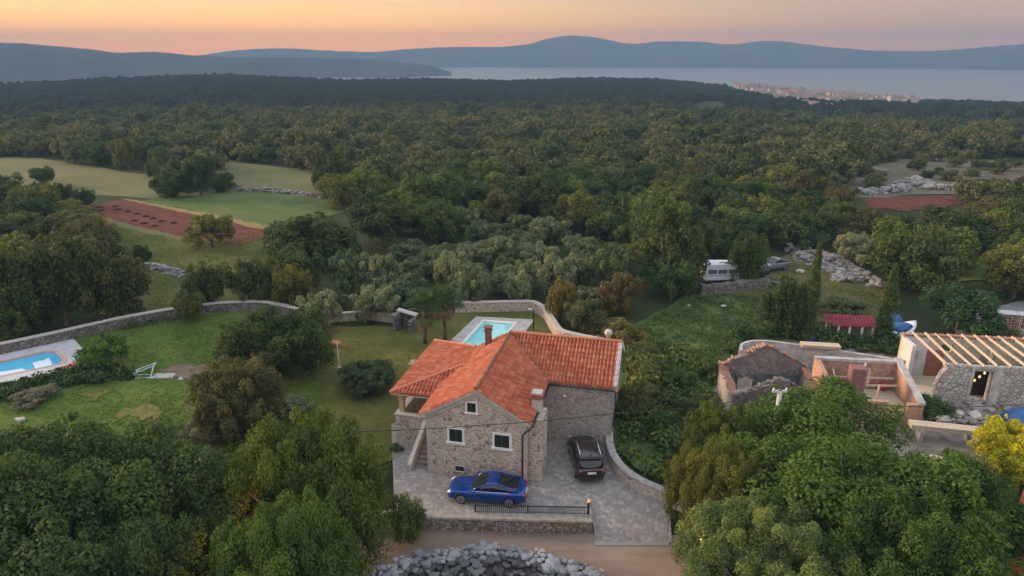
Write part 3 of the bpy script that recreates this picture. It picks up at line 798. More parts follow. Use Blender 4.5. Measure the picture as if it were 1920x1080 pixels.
# ------------------------------------------------------------------ swimming pools
def water_mat(name, rgb):
    t = NT(name, .04, .5); t.color(rgb); v = t.pos()
    t.bump(t.noise(v, 3.0, 3), .08, .05)
    return t.m
def pool(name, label, deck, basin, deck_mat, water_mat_, cop_mat, rim=.35):
    c = sum((Vector((p[0], p[1], 0)) for p in basin), Vector()) / len(basin)
    root = thing(name, label, 'swimming pool', (c.x, c.y, 0))
    def ccw(p):
        a = sum(p[i][0] * p[(i + 1) % len(p)][1] - p[(i + 1) % len(p)][0] * p[i][1] for i in range(len(p)))
        return p if a > 0 else p[::-1]
    dk, bs = ccw(deck), ccw(basin)
    cop = [(c.x + (p[0] - c.x) * (1 + rim / math.hypot(p[0] - c.x, p[1] - c.y)), c.y + (p[1] - c.y) * (1 + rim / math.hypot(p[0] - c.x, p[1] - c.y))) for p in bs]
    def frame(outer, inner, z0, z1, nm, mat):
        bm = bmesh.new()
        o = [bm.verts.new((x, y, z1)) for x, y in outer]; i_ = [bm.verts.new((x, y, z1)) for x, y in inner]
        eo = [bm.edges.new((o[k], o[(k + 1) % len(o)])) for k in range(len(o))]; ei = [bm.edges.new((i_[k], i_[(k + 1) % len(i_)])) for k in range(len(i_))]
        bmesh.ops.triangle_fill(bm, edges=eo + ei, use_beauty=True, normal=(0, 0, 1))
        fs = bm.faces[:]
        r = bmesh.ops.extrude_face_region(bm, geom=fs)
        for v in [g for g in r['geom'] if isinstance(g, bmesh.types.BMVert)]: v.co.z = z0
        bmesh.ops.recalc_face_normals(bm, faces=bm.faces[:])
        me = bpy.data.meshes.new(nm); bm.transform(Matrix.Translation((-c.x, -c.y, 0))); bm.to_mesh(me); bm.free()
        return link_mesh(nm, me, mat, root)
    frame(dk, cop, -.3, .20, 'deck', deck_mat)
    frame(cop, bs, -.3, .235, 'coping', cop_mat)
    mb = MB(); n = len(bs)
    mb.add([(x, y, .1) for x, y in bs], [tuple(range(n))]); mb.build('water', water_mat_, root, world=True)
    return root
M_DECK = stone('pool_paving', .5, [(.36, .345, .34), (.43, .415, .41), (.49, .475, .465)], (.33, .31, .30), .03, .2)
pl = lambda L: [tuple(P(*p, .15).to_2d()) for p in L]
pool('swimming_pool', 'turquoise pool with stone paving behind the house chimney', pl([(838, 646), (893, 594), (1002, 600), (968, 644), (900, 680)]), pl([(868, 646), (907, 603), (965, 608), (930, 646), (890, 672)]), M_DECK, water_mat('turquoise_water', (.22, .58, .60)), M_FRAME)
lp = pool('swimming_pool', 'bright blue pool with white reflections on the left lawn', pl([(-140, 770), (0, 728), (128, 690), (160, 660), (136, 634), (60, 652), (-140, 700)]), pl([(-120, 738), (0, 706), (112, 683), (118, 676), (100, 660), (82, 661), (0, 680), (-120, 708)]), plain('concrete_deck', (.42, .42, .43), .8, .2, .15, 1.5), water_mat('bright_blue_water', (.09, .42, .64)), plain('terracotta_coping', (.46, .32, .25), .8, .2, .15))
mb = MB()
mb.prism([tuple(P(*p, .2).to_2d()) for p in [(98, 695), (150, 676), (156, 682), (110, 702)]], .205, .25); mb.build('red_border', plain('red_paving', (.38, .10, .07), .8), lp, world=True)

for q in ([(-20, 703), (44, 690), (52, 700), (-20, 716)], [(60, 680), (92, 672), (98, 686), (66, 693)]):  # white slabs at water level, painted sky reflections
    mb = MB(); rng = random.Random(int(q[0][1])); q = [(a[0] + (b[0] - a[0]) * k / 5 + rng.uniform(-3, 3), a[1] + (b[1] - a[1]) * k / 5 + rng.uniform(-1.5, 1.5)) for a, b in zip(q, q[1:] + q[:1]) for k in range(5)]; mb.prism([tuple(P(*p, .1).to_2d()) for p in q], .04, .108); mb.build('painted_reflection', plain('reflection_white', (.62, .74, .84), .2), lp, world=True)
# black outdoor shower post by the pool
root = thing('shower_post', 'thin black outdoor shower post beside the pool behind the house', 'shower', tuple(P(1000, 622)))
b = P(1000, 622)
mb = MB(); mb.tube([b, b + Vector((0, 0, 2.3))], .07, 8); mb.build('post', M_METAL, root, world=True)
mb = MB(); mb.tube([b + Vector((0, 0, 2.25)), b + Vector((-.35, 0, 2.35))], .035, 8); mb.lathe([(.1, 0), (.12, .04), (.03, .08)], b + Vector((-.38, 0, 2.28)), 12); mb.build('shower_head', plain('chrome', (.6, .6, .6), .3, .5, metal=.8), root, world=True)

# small stone shelter at the lawn edge, brick barbecue corner
b = P(764, 618)
root = thing('stone_shelter', 'tiny old stone shelter with an open doorway beside the palms', 'shelter', (b.x, b.y, 0), R(-14))
mb = MB(); mb.box(-1.1, -.72, -.9, .9, -.1, 1.7); mb.box(.4, .78, -.9, .9, -.1, 1.2); mb.box(-.72, .4, .55, .9, -.1, 1.5); mb.build('walls', M_DRY, root, bevel=.05)
mb = MB(); mb.slab([(-1.15, .2, 1.82), (.82, .2, 1.42), (.82, .95, 1.42), (-1.15, .95, 1.82)], .1); mb.build('roof_slab', M_TRIM, root)
b = P(626, 652)
root = thing('barbecue', 'low red brick garden barbecue behind the dark round tree', 'barbecue', (b.x, b.y, 0), R(-10))
mb = MB(); mb.box(-.6, .6, -.25, .25, -.1, .45); mb.build('hearth', M_BRICKRED, root, bevel=.02)
mb = MB(); mb.add([(-.65, -.3, .45), (.65, -.3, .45), (.65, .3, .45), (-.65, .3, .45), (-.5, -.2, .6), (.5, -.2, .6), (.5, .25, .6), (-.5, .25, .6)], [(0, 1, 5, 4), (1, 2, 6, 5), (2, 3, 7, 6), (3, 0, 4, 7), (4, 5, 6, 7), (3, 2, 1, 0)]); mb.build('hood', M_TILE_OLD, root)
b = P(636, 690)
root = thing('garden_post', 'slim white post standing at the lawn edge by the red barbecue', 'post', (b.x, b.y, 0))
mb = MB(); mb.tube([b, b + Vector((0, 0, 2.2))], .05, 8); mb.build('shaft', M_FRAME, root, world=True)
mb = MB(); mb.box(b.x - .15, b.x + .15, b.y - .15, b.y + .15, -.05, .12); mb.build('footing', M_TRIM, root, world=True)

# metal frame lying on the left lawn and a concrete pad
b = P(262, 706)
root = thing('metal_frame', 'pale blue metal tube frame lying on the left lawn', 'frame', (b.x, b.y, 0), R(8))
mb = MB()
for (p, q) in (((-1.1, -.2, .1), (1.1, .3, .75)), ((-1.1, .3, .15), (1.1, .8, .8)), ((-1.2, -.4, .06), (1.3, -.5, .08)), ((-1.2, .2, .06), (1.3, .1, .08)), ((-1.1, -.2, .1), (-1.1, .3, .15)), ((1.1, .3, .75), (1.1, .8, .8)), ((1.1, .3, .75), (1.0, -.45, .08)), ((-.2, .05, .36), (-.2, .55, .45))):
    mb.tube([p, q], .045, 8)
mb.build('tubes', plain('pale_blue_paint', (.42, .54, .58), .5, .4, .2), root)
mb = MB(); b = P(305, 707); mb.prism([(b.x - .9, b.y - .5), (b.x + 1.0, b.y - .35), (b.x + .9, b.y + .5), (b.x - .7, b.y + .5)], -.05, .14)
tag(mb.build('concrete_pad', plain('pad_concrete', (.40, .37, .33), .9, .1, .25), bevel=.02), 'small pale concrete pad beside the metal frame on the left lawn', 'pad')
for i, (px_, py_, s) in enumerate([(38, 790, .3), (340, 713, .22), (1292, 575, .25), (1356, 577, .3), (1500, 512, .45)]):
    b = P(px_, py_); mb = MB(); mb.rock((b.x, b.y, s * .4), s * 1.4, s, s * .8, random.Random(i + 40), 2)
    tag(mb.build('boulder', M_TRIM), ['pale boulder at the near left edge of the left lawn', 'small pale stone on the lawn near the concrete pad', 'pale stone at the back of the rough field near the bushes', 'pale stone in the rough field below the caravan', 'large pale boulder on the trodden ground beside the grey car'][i], 'boulder')

# ------------------------------------------------------------------ overhead cables
def cable(label, pts, sag, r=.022):
    mb = MB(); P3 = []
    for a, b in zip(pts[:-1], pts[1:]):
        a, b = Vector(a), Vector(b); n = 24
        for i in range(n):
            k = i / n; q = a.lerp(b, k); q.z -= sag * 4 * k * (1 - k); P3.append(q)
    P3.append(Vector(pts[-1])); mb.tube(P3, r, 5)
    tag(mb.build('power_cable', plain('black_cable', (.012, .012, .012), .6)), label, 'cable')
pole_top = P(1463, 732, 6.2)
a_ = D(1165, 774, 34.6)
cable('black overhead cable crossing in front of the house', [D(-60, 812, 33.5), D(560, 812, 34.0), D(1165, 774, 34.8), tuple(pole_top + Vector((-.15, 0, -.15)))], .25)
cable('black overhead cable running right from the concrete pole past the building site', [tuple(pole_top + Vector((.15, 0, -.15))), D(1990, 750, 36.5)], .7)
root = thing('utility_pole', 'grey concrete utility pole rising out of the big green tree', 'pole', (pole_top.x, pole_top.y, 0))
mb = MB(); mb.tube([(pole_top.x, pole_top.y, -.2), pole_top], [.19, .13], 10); mb.build('shaft', plain('pole_concrete', (.46, .44, .41), .85), root, world=True, smooth=True)
mb = MB(); mb.box(pole_top.x - .45, pole_top.x + .4, pole_top.y - .06, pole_top.y + .06, pole_top.z - .12, pole_top.z); mb.build('crossarm', plain('arm_steel', (.5, .5, .5), .6), root, world=True)
for s in (-.4, .35):
    mb = MB(); mb.lathe([(.03, 0), (.06, .03), (.06, .12), (.03, .16)], (pole_top.x + s, pole_top.y, pole_top.z + .001), 8); mb.build('insulator', M_FRAME, root, world=True)
# street lamps along the lane, none visible: assumed from warm patches of light
t = NT('sodium_bulb', .4); t.color((1, .6, .2)); t.b.inputs['Emission Color'].default_value = (1, .48, .12, 1); t.b.inputs['Emission Strength'].default_value = 12
M_SODIUM = t.m
def assumed_street_lamp(label, x, y, h, arm, power, col=(1, .52, .16)):
    g = hz(x, y)
    root = thing('assumed_street_lamp', label, 'street lamp', (x, y, g))
    mb = MB(); mb.tube([(0, 0, -.2), (0, 0, h)], [.09, .055], 8); mb.build('pole', plain('lamp_pole_steel', (.4, .4, .4), .5), root)
    mb = MB(); mb.tube([(0, 0, h), (arm[0] * .5, arm[1] * .5, h + .25), (arm[0], arm[1], h + .28)], .035, 8); mb.build('arm', plain('lamp_arm_steel', (.4, .4, .4), .5), root)
    mb = MB(); mb.add([(arm[0] + i * .16, arm[1] + j * .16, h + .24) for i, j in ((-1, -1), (1, -1), (1, 1), (-1, 1))] + [(arm[0] + i * .1, arm[1] + j * .1, h + .38) for i, j in ((-1, -1), (1, -1), (1, 1), (-1, 1))], [(4, 5, 6, 7), (0, 1, 5, 4), (1, 2, 6, 5), (2, 3, 7, 6), (3, 0, 4, 7)]); hd = mb.build('lamp_head', M_METAL, root)
    mb = MB(); mb.lathe([(.03, .03), (.09, .06), (.09, .1), (.05, .13)], (arm[0], arm[1], h + .09), 10); mb.build('bulb', M_SODIUM, hd)
    ld = bpy.data.lights.new('assumed_lamp_light', 'POINT'); ld.energy = power; ld.color = col; ld.shadow_soft_size = .15
    lo = bpy.data.objects.new('assumed_lamp_light', ld); COL.objects.link(lo); lo.parent = root; lo.location = (arm[0], arm[1], h + .02)
assumed_street_lamp('assumed street lamp added behind the olive tree lighting the lane at the lower right', 10.4, 27.4, 3.2, (-1.1, .3), 700)  # unseen lamp added to light the lane, assumed from its warm tint
assumed_street_lamp('assumed street lamp hidden under the broad trees at the lower left', -12.6, 25.9, 4.6, (.8, -.2), 420, (1, .40, .08))  # unseen lamp, assumed from the orange ground under the trees
assumed_street_lamp('assumed street lamp among yellow leaves beside the concrete pole', pole_top.x + 1.3, pole_top.y - .6, 3.5, (-.9, -.1), 220)  # added lamp, assumed from the orange light on the pole
assumed_street_lamp('assumed street lamp shining into the bright yellow tree', 31.5, 34.2, 6.4, (-.8, -.5), 350, (1, .72, .3))  # added lamp, assumed from the brightly lit yellow leaves

for i, (px_, py_) in enumerate([(186, 390), (192, 396), (216, 388), (222, 394), (240, 398), (256, 402), (274, 407), (288, 411), (304, 416), (326, 419), (252, 415), (270, 420), (290, 425)]):
    b = P(px_, py_); mb = MB(); mb.lathe([(.48, -.05), (.4, .1), (.2, .2), (.04, .23)], (0, 0, 0), 10); r_ = random.Random(i)
    mb.v = [(x * r_.uniform(.8, 1.25) * 1.3, y * r_.uniform(.8, 1.2), z * r_.uniform(.8, 1.2)) for x, y, z in mb.v]
    o = mb.build('soil_heap', plain('dark_soil', (.035, .016, .012), .95, .1)); o.location = (b.x, b.y, .06)
    tag(o, 'small dark heap of earth in a row on the ploughed field', 'soil heap', 'dark earth heaps on the ploughed field')
# ------------------------------------------------------------------ cars
def paint(name, rgb, rough=.28, metal=.35):
    t = NT(name, rough, .5, metal); t.b.inputs['Coat Weight'].default_value = .6; t.b.inputs['Coat Roughness'].default_value = .06
    n = t.noise(t.coord(), 3, 4); t.color(t.ramp(n, [(.3, tuple(c * .92 for c in rgb)), (.7, rgb)])); return t.m
M_GLASS = plain('tinted_glass', (.008, .012, .014), .06, .6, var=.05)
M_TYRE = plain('tyre_rubber', (.012, .012, .013), .85, .2)
M_RIM = plain('alloy', (.42, .42, .43), .35, .5, metal=.7)
M_RED = plain('tail_lamp_red', (.42, .012, .03), .25, .5)
M_CLEAR = plain('headlamp_clear', (.62, .66, .70), .15, .6)
M_CHROME = plain('bright_trim', (.6, .6, .6), .25, .5, metal=.9)
def loft(sections, closed=True):
    """sections: list of (x, [(y,z)...]) right half outline from bottom to top centre; mirrored"""
    V, Fc = [], []
    m = None
    for x, half in sections:
        full = [(-y, z) for y, z in half] + [(y, z) for y, z in reversed(half)]
        m = len(full); V += [(x, y, z) for y, z in full]
    for i in range(len(sections) - 1):
        for k in range(m - 1):
            Fc.append((i * m + k, i * m + k + 1, (i + 1) * m + k + 1, (i + 1) * m + k))
        Fc.append((i * m + m - 1, i * m, (i + 1) * m, (i + 1) * m + m - 1))
    Fc.append(tuple(range(m - 1, -1, -1))); Fc.append(tuple((len(sections) - 1) * m + k for k in range(m)))
    return V, Fc
def car(name, label, cat, loc, rz, L, W, H, mat, suv=False, plate=True, rails=False):
    """front towards +x"""
    root = thing(name, label, cat, loc, rz)
    h = L / 2; w = W / 2
    belt = H * (.64 if not suv else .60); sill = .26 if suv else .2
    wr = .36 if suv else .335
    fx, rx = h - .86, -h + .92
    bon = belt * (.93 if not suv else .99)
    st = []
    def sec(x, wf, zb, zs, zd):
        wy = w * wf
        st.append((x, [(wy * .86, zb), (wy * .97, zb + .1), (wy, zb + (zs - zb) * .45), (wy * .985, zb + (zs - zb) * .75), (wy * .93, zs), (wy * .80, zd), (wy * .4, zd + .025), (0.001, zd + .03)]))
    sec(h, .72, sill + .14, belt * .60, belt * .63); sec(h - .1, .86, sill + .04, belt * .74, belt * .77); sec(h - .35, .95, sill, belt * .84, belt * .86)
    sec(h - .86, .99, sill, belt * .91, bon * .97); sec(h - 1.35, 1.0, sill, belt * .96, bon); sec(.35, 1.0, sill, belt, belt * 1.0)
    sec(-.6, 1.0, sill, belt * 1.01, belt * 1.01); sec(-h + 1.0, 1.0, sill, belt * 1.03, belt * 1.04)
    if suv: sec(-h + .45, .97, sill, belt * 1.03, belt * 1.05); sec(-h + .1, .93, sill + .06, belt * 1.0, belt * 1.02); sec(-h, .86, sill + .16, belt * .9, belt * .93)
    else: sec(-h + .5, .97, sill, belt * 1.03, belt * 1.06); sec(-h + .12, .9, sill + .06, belt * 1.0, belt * 1.07); sec(-h, .8, sill + .2, belt * .86, belt * .92)
    V, Fc = loft(st); mb = MB(); mb.add(V, Fc); body = mb.build('body', mat, root, smooth=True)
    sb = body.modifiers.new('smooth', 'SUBSURF'); sb.levels = 2; sb.render_levels = 2
    # cabin: dark glass volume, painted roof and pillars
    if suv: cab = [(h - 1.25, .80, belt - .02, belt + .02), (h - 1.75, .83, belt - .02, H * .86), (h - 2.2, .80, belt - .02, H * .965), (-.2, .79, belt, H), (-h + .95, .78, belt, H * .985), (-h + .45, .77, belt, H * .95), (-h + .1, .79, belt, belt + .06)]
    else: cab = [(h - 1.42, .82, belt - .03, belt + .0), (h - 1.95, .80, belt - .02, H * .84), (h - 2.35, .74, belt, H * .965), (-.1, .73, belt, H), (-.75, .72, belt, H * .985), (-h + .95, .74, belt, H * .86), (-h + .42, .78, belt + .02, belt + .07)]
    sc_ = []
    for (x, wf, zb, zt) in cab:
        wy = w * wf; wb = w * .93; hh = zt - zb
        sc_.append((x, [(wb, zb), (wb - (wb - wy) * .55, zb + hh * .55), (wy, zb + hh * .88), (wy * .86, zb + hh * .985), (wy * .4, zt + .012 * (hh > .2)), (.001, zt + .015 * (hh > .2))]))
    V, Fc = loft(sc_); mb = MB(); mb.add(V, Fc); g = mb.build('glass', M_GLASS, root, smooth=True)
    sb = g.modifiers.new('smooth', 'SUBSURF'); sb.levels = 2; sb.render_levels = 2
    # roof skin and pillars follow the cabin sections, a little proud
    i0, i1 = (2, 5) if suv else (2, 4)
    def at(i, j, off=.012):
        x, half = sc_[i]; y, z = half[j]; return (x, y + (off if j < 4 else 0), z + off)
    mb = MB(); rows = []
    idx = list(range(i0, i1 + 1))
    for i in idx:
        x = sc_[i][0]; half = sc_[i][1]
        pts = [(half[2][0] * 1.0 + .012, half[2][1] + .0), (half[3][0] + .01, half[3][1] + .006), (half[4][0], half[4][1] + .012), (0, half[5][1] + .014)]
        full = [(-y, z) for y, z in pts] + [(y, z) for y, z in reversed(pts[:-1])]
        rows.append([(x, y, z) for y, z in full])
    m = len(rows[0]); V = [p for r_ in rows for p in r_]
    mb.add(V, [(i * m + k, (i + 1) * m + k, (i + 1) * m + k + 1, i * m + k + 1) for i in range(len(rows) - 1) for k in range(m - 1)])
    rf = mb.build('roof', mat, root, smooth=True)
    so = rf.modifiers.new('skin', 'SOLIDIFY'); so.thickness = .02; so.offset = 0
    sb = rf.modifiers.new('smooth', 'SUBSURF'); sb.levels = 2; sb.render_levels = 2
    for s in (-1, 1):
        mb = MB()
        def pp(i, j): x, half = sc_[i]; y, z = half[j]; return Vector((x, s * (y + .006), z + .004))
        mb.tube([pp(0, 1), pp(1, 2), pp(2, 2)], .04, 6); mb.tube([pp(i, 2) for i in idx], .03, 6)
        mb.tube([pp(i1, 2), pp(i1 + 1 if not suv else i1, 2), pp(len(sc_) - 1, 1)], [.045, .06, .07], 6)
        xm = -.12 if not suv else -.05
        mb.beam((xm - .02, s * w * .925, belt), (xm - .08, s * (w * .735 if not suv else w * .80), H * .94), .07, .03)
        mb.build('pillar', mat if not suv else M_METAL, root, smooth=True)
        mb = MB(); mb.tube([(h - 1.55, s * w * .95, belt + .04), (-h + .9, s * w * .95, belt + .05)], .012, 5); mb.build('trim', M_CHROME if not suv else M_METAL, root)
        mb = MB(); mb.rock((h - 1.62, s * (w + .08), belt + .09), .1, .12, .08, random.Random(1), 2); mb.build('mirror', mat, root, smooth=True)
        # lamps
        mb = MB(); mb.rock((h - .22, s * w * .70, belt * .73), .2, .21, .075, random.Random(3), 2); mb.build('headlight', M_CLEAR, root, smooth=True)
        mb = MB(); mb.rock((-h + .13, s * w * .76, belt * .9), .11, .24, .075, random.Random(4), 2); mb.build('tail_light', M_RED, root, smooth=True)
        for k, x in enumerate((fx, rx)):
            y = s * (w - .11)
            mb = MB()
            prof = [(wr * .62, -.11), (wr * .9, -.115), (wr, -.07), (wr, .07), (wr * .9, .115), (wr * .62, .11)]
            n = 28
            for (r_, d_) in prof:
                for q in range(n):
                    a = 2 * math.pi * q / n; mb.v.append((x + r_ * math.cos(a), y + s * d_, wr + r_ * math.sin(a)))
            for i in range(len(prof) - 1):
                for q in range(n): mb.f.append((i * n + q, i * n + (q + 1) % n, (i + 1) * n + (q + 1) % n, (i + 1) * n + q))
            wh = mb.build('wheel', M_TYRE, root)
            mb = MB()
            mb.tube([(x, y + s * .02, wr), (x, y + s * .07, wr)], wr * .64, 24)
            hub = mb.build('rim', M_METAL, wh)
            mb = MB()
            for q in range(5):
                a = q * 2 * math.pi / 5 + .3
                for da in (-.16, .16):
                    mb.beam((x + .05 * math.cos(a), y + s * .105, wr + .05 * math.sin(a)), (x + wr * .66 * math.cos(a + da), y + s * .1, wr + wr * .66 * math.sin(a + da)), .045, .03)
            for q in range(24):
                a = q * 2 * math.pi / 24; b_ = (q + 1) * 2 * math.pi / 24; rr_ = wr * .66
                mb.beam((x + rr_ * math.cos(a), y + s * .105, wr + rr_ * math.sin(a)), (x + rr_ * math.cos(b_), y + s * .105, wr + rr_ * math.sin(b_)), .035, .04)
            mb.build('spokes', M_RIM, wh)
            mb = MB()       # dark wheel arch
            for q in range(15):
                a = math.pi * q / 14 - .1 * (1 - 2 * (q / 14))
                for (rr_, dy) in ((wr * 1.16, .125), (wr * 1.16, -.1), (wr * .98, -.1)):
                    mb.v.append((x + rr_ * math.cos(a), y + s * dy, wr + rr_ * math.sin(a)))
            for q in range(14):
                for e in range(2): mb.f.append((q * 3 + e, q * 3 + e + 1, (q + 1) * 3 + e + 1, (q + 1) * 3 + e))
            mb.f = mb.f; mb.build('wheel_arch', M_METAL, root)
        for (x, z) in ((.35, belt * .84), (-.75, belt * .86)):
            mb = MB(); mb.beam((x, s * (w + .001), z), (x + .17, s * (w + .001), z), .03, .03); mb.build('handle', mat, root, bevel=.005)
        for x in (.98, -.1, -1.0):
            mb = MB(); mb.beam((x, s * (w * .999), sill + .14), (x - .05, s * (w * .955), belt * .97), .012, .02); mb.build('door_seam', M_METAL, root)
        if rails:
            mb = MB(); mb.tube([(h - 2.2, s * w * .70, H * .985 + .02), (-.2, s * w * .70, H + .06), (-h + .7, s * w * .69, H + .0)], .028, 8); mb.build('roof_rail', M_CHROME, root, smooth=True)
    mb = MB(); mb.box(-h - .02, -h + .1, -w * .8, w * .8, sill + .1, sill + .22); mb.build('rear_bumper', M_METAL, root, bevel=.02)
    mb = MB(); mb.box(h - .12, h + .01, -w * .55, w * .55, sill + .12, sill + .28); mb.build('grille', M_METAL, root, bevel=.02)
    if plate:
        mb = MB(); z = belt * .80 if suv else belt * .72; mb.box(-h - .045, -h + .12, -.26, .26, z - .06, z + .06); mb.build('number_plate', plain('plate_white', (.62, .62, .62), .5), root, bevel=.004)
    if suv:
        mb = MB(); mb.box(-h + .28, -h + .5, -w * .68, w * .68, H * .955, H * .98); mb.build('roof_spoiler', mat, root, bevel=.01)
        mb = MB(); mb.add([(-h + .72, -.05, H + .02), (-h + .72, .05, H + .02), (-h + .5, 0, H + .02), (-h + .55, 0, H + .13)], [(0, 1, 3), (1, 2, 3), (2, 0, 3), (2, 1, 0)]); mb.build('aerial', M_METAL, root)
    return root
GY = .115
car('parked_car', 'glossy blue sports coupe parked in front of the house gable', 'car', (-1.45, 35.05, GY), R(180 - 7), 4.62, 1.84, 1.40, paint('blue_paint', (.006, .055, .28), .25, .5))
car('parked_car', 'dark brown estate car with silver roof rails beside the curving wall', 'car', (4.72, 38.55, GY), R(93.5), 4.55, 1.84, 1.68, paint('dark_paint', (.022, .013, .014), .25, .2), suv=True, rails=True)
b = P(1447, 507)
car('parked_car', 'grey saloon car parked above the caravan yard', 'car', (b.x, b.y, .15), R(200), 4.4, 1.8, 1.46, paint('grey_paint', (.16, .19, .22), .3, .3))
# dark roof strip on the estate's roof
# caravan
b = P(1348, 530)
root = thing('caravan', 'old white caravan standing above the grey field wall', 'caravan', (b.x, b.y, .15), R(4))
prof = [(-2.0, .45), (2.0, .45), (2.1, 1.2), (1.95, 1.75), (1.55, 2.3), (-1.55, 2.38), (-2.0, 1.8), (-2.1, 1.2)]
mb = MB(); n = len(prof)
mb.add([(x, -1.0, z) for x, z in prof] + [(x, 1.0, z) for x, z in prof], [tuple(range(n)), tuple(reversed(range(n, 2 * n)))] + [(i, n + i, n + (i + 1) % n, (i + 1) % n) for i in range(n)])
mb.build('shell', plain('caravan_white', (.52, .56, .62), .4, .4, .06), root, bevel=.08)
for (x0, x1) in ((-1.75, -.75), (-.6, .45), (.6, 1.7)):
    mb = MB(); mb.box(x0, x1, -1.04, -1.003, 1.25, 1.75); mb.build('window', plain('caravan_pane', (.10, .11, .12), .15, .5), root, bevel=.01)
mb = MB(); mb.box(-1.95, 1.95, -1.03, -1.004, 1.0, 1.06); mb.build('stripe', plain('caravan_blue', (.10, .16, .24), .5), root)
mb = MB(); mb.box(-.3, .3, -.3, .3, 2.37, 2.5); mb.build('roof_vent', M_FRAME, root, bevel=.03)
for s in (-1, 1):
    mb = MB(); mb.tube([(.1, s * .9, .33), (.1, s * .72, .33)], .33, 18); mb.build('wheel', M_TYRE, root)
mb = MB(); mb.beam((2.0, .4, .5), (3.1, 0, .45), .08); mb.beam((2.0, -.4, .5), (3.1, 0, .45), .08); mb.build('drawbar', M_METAL, root)
# small dark utility trailer
b = P(1421, 524)
root = thing('trailer', 'small dark covered trailer in front of the grey car', 'trailer', (b.x, b.y, .15), R(20))
mb = MB(); mb.add([(-1.1, -.6, .45), (1.1, -.6, .45), (1.1, .6, .45), (-1.1, .6, .45), (-1.1, -.6, 1.0), (1.1, -.6, 1.0), (1.1, .6, 1.0), (-1.1, .6, 1.0)], [(3, 2, 1, 0), (0, 1, 5, 4), (1, 2, 6, 5), (2, 3, 7, 6), (3, 0, 4, 7), (4, 5, 6, 7)]); mb.build('box', M_METAL, root, bevel=.03)
mb = MB(); mb.add([(-1.15, -.65, 1.0), (1.15, -.65, 1.0), (1.15, .65, 1.0), (-1.15, .65, 1.0), (-.9, -.2, 1.22), (.9, -.2, 1.22), (.9, .2, 1.22), (-.9, .2, 1.22)], [(0, 1, 5, 4), (1, 2, 6, 5), (2, 3, 7, 6), (3, 0, 4, 7), (4, 5, 6, 7)]); mb.build('cover', plain('cover_black', (.03, .03, .035), .6), root)
for s in (-1, 1):
    mb = MB(); mb.tube([(-.1, s * .78, .3), (-.1, s * .62, .3)], .3, 16); mb.build('wheel', M_TYRE, root)
mb = MB(); mb.beam((1.1, 0, .5), (2.0, 0, .45), .08); mb.build('drawbar', M_METAL, root)
# ------------------------------------------------------------------ building site on the right
def panel(outline, holes, y0, y1):
    """upright wall: outline and holes in (a, z), thickness from y0 to y1; returns MB"""
    bm = bmesh.new(); es = []
    for loop in [outline] + holes:
        vs = [bm.verts.new((a, y0, z)) for a, z in loop]
        es += [bm.edges.new((vs[i], vs[(i + 1) % len(vs)])) for i in range(len(vs))]
    bmesh.ops.triangle_fill(bm, edges=es, use_beauty=True, normal=(0, -1, 0))
    r = bmesh.ops.extrude_face_region(bm, geom=bm.faces[:])
    for v in [g for g in r['geom'] if isinstance(g, bmesh.types.BMVert)]: v.co.y = y1
    bmesh.ops.recalc_face_normals(bm, faces=bm.faces[:])
    mb = MB(); bm.verts.index_update()
    mb.add([tuple(v.co) for v in bm.verts], [tuple(v.index for v in f.verts) for f in bm.faces]); bm.free()
    return mb
rect = lambda a0, a1, z0, z1: [(a0, z0), (a1, z0), (a1, z1), (a0, z1)]
def jag(a0, z0, a1, z1, n, amp, seed):
    rng = random.Random(seed); return [(a0 + (a1 - a0) * i / n, z0 + (z1 - z0) * i / n + (rng.uniform(-amp, amp) if 0 < i < n else 0)) for i in range(n + 1)]
M_RUIN = stone('ruin_masonry', .26, [(.15, .125, .12), (.24, .20, .19), (.33, .275, .255), (.20, .165, .16)], (.20, .17, .155), .05, .8)
M_RUINPALE = stone('ruin_render', .5, [(.36, .32, .28), (.42, .38, .33), (.33, .30, .27)], (.30, .27, .24), .05, .5)
M_DARKPL = plain('damp_plaster', (.085, .10, .105), .9, .15, .5, 1.2)
M_BLOCK = stone('hollow_clay_block', .3, [(.40, .22, .14), (.48, .30, .20), (.44, .26, .18)], (.44, .36, .29), .03, .3)
M_CONC = plain('raw_concrete', (.36, .345, .33), .9, .15, .3, 1.6)
ru = thing('ruined_house', 'roofless stone ruin with two bare gables and broken tiles on its wall tops', 'ruin', (15.2, 42.4, 0), R(-5))
panel([(0, -.3), (6.3, -.3), (6.3, 3.0)] + jag(6.3, 3.0, 3.2, 4.75, 8, .06, 1)[1:-1] + [(3.2, 4.75)] + jag(3.2, 4.75, 0, 3.0, 8, .06, 2)[1:], [[(1.35, 1.0), (2.45, 1.0), (2.5, 1.9), (1.95, 2.2), (1.35, 1.95)]], 4.8, 5.3).build('back_gable', M_RUIN, ru)
mb = MB(); mb.box(.5, 1.3, 4.74, 4.797, 0, 2.4); mb.box(2.55, 5.8, 4.74, 4.797, 0, 2.45); mb.box(1.3, 2.55, 4.74, 4.797, 0, .98); mb.build('inner_plaster', M_DARKPL, ru)
panel([(0, -.3), (6.3, -.3), (6.3, 2.5)] + jag(6.3, 2.5, 3.0, 4.3, 9, .12, 3)[1:-1] + [(3.0, 4.3)] + jag(3.0, 4.3, 0, 3.0, 8, .12, 4)[1:], [rect(4.3, 5.1, .3, 1.5)], 0, .55).build('front_gable', M_RUIN, ru)
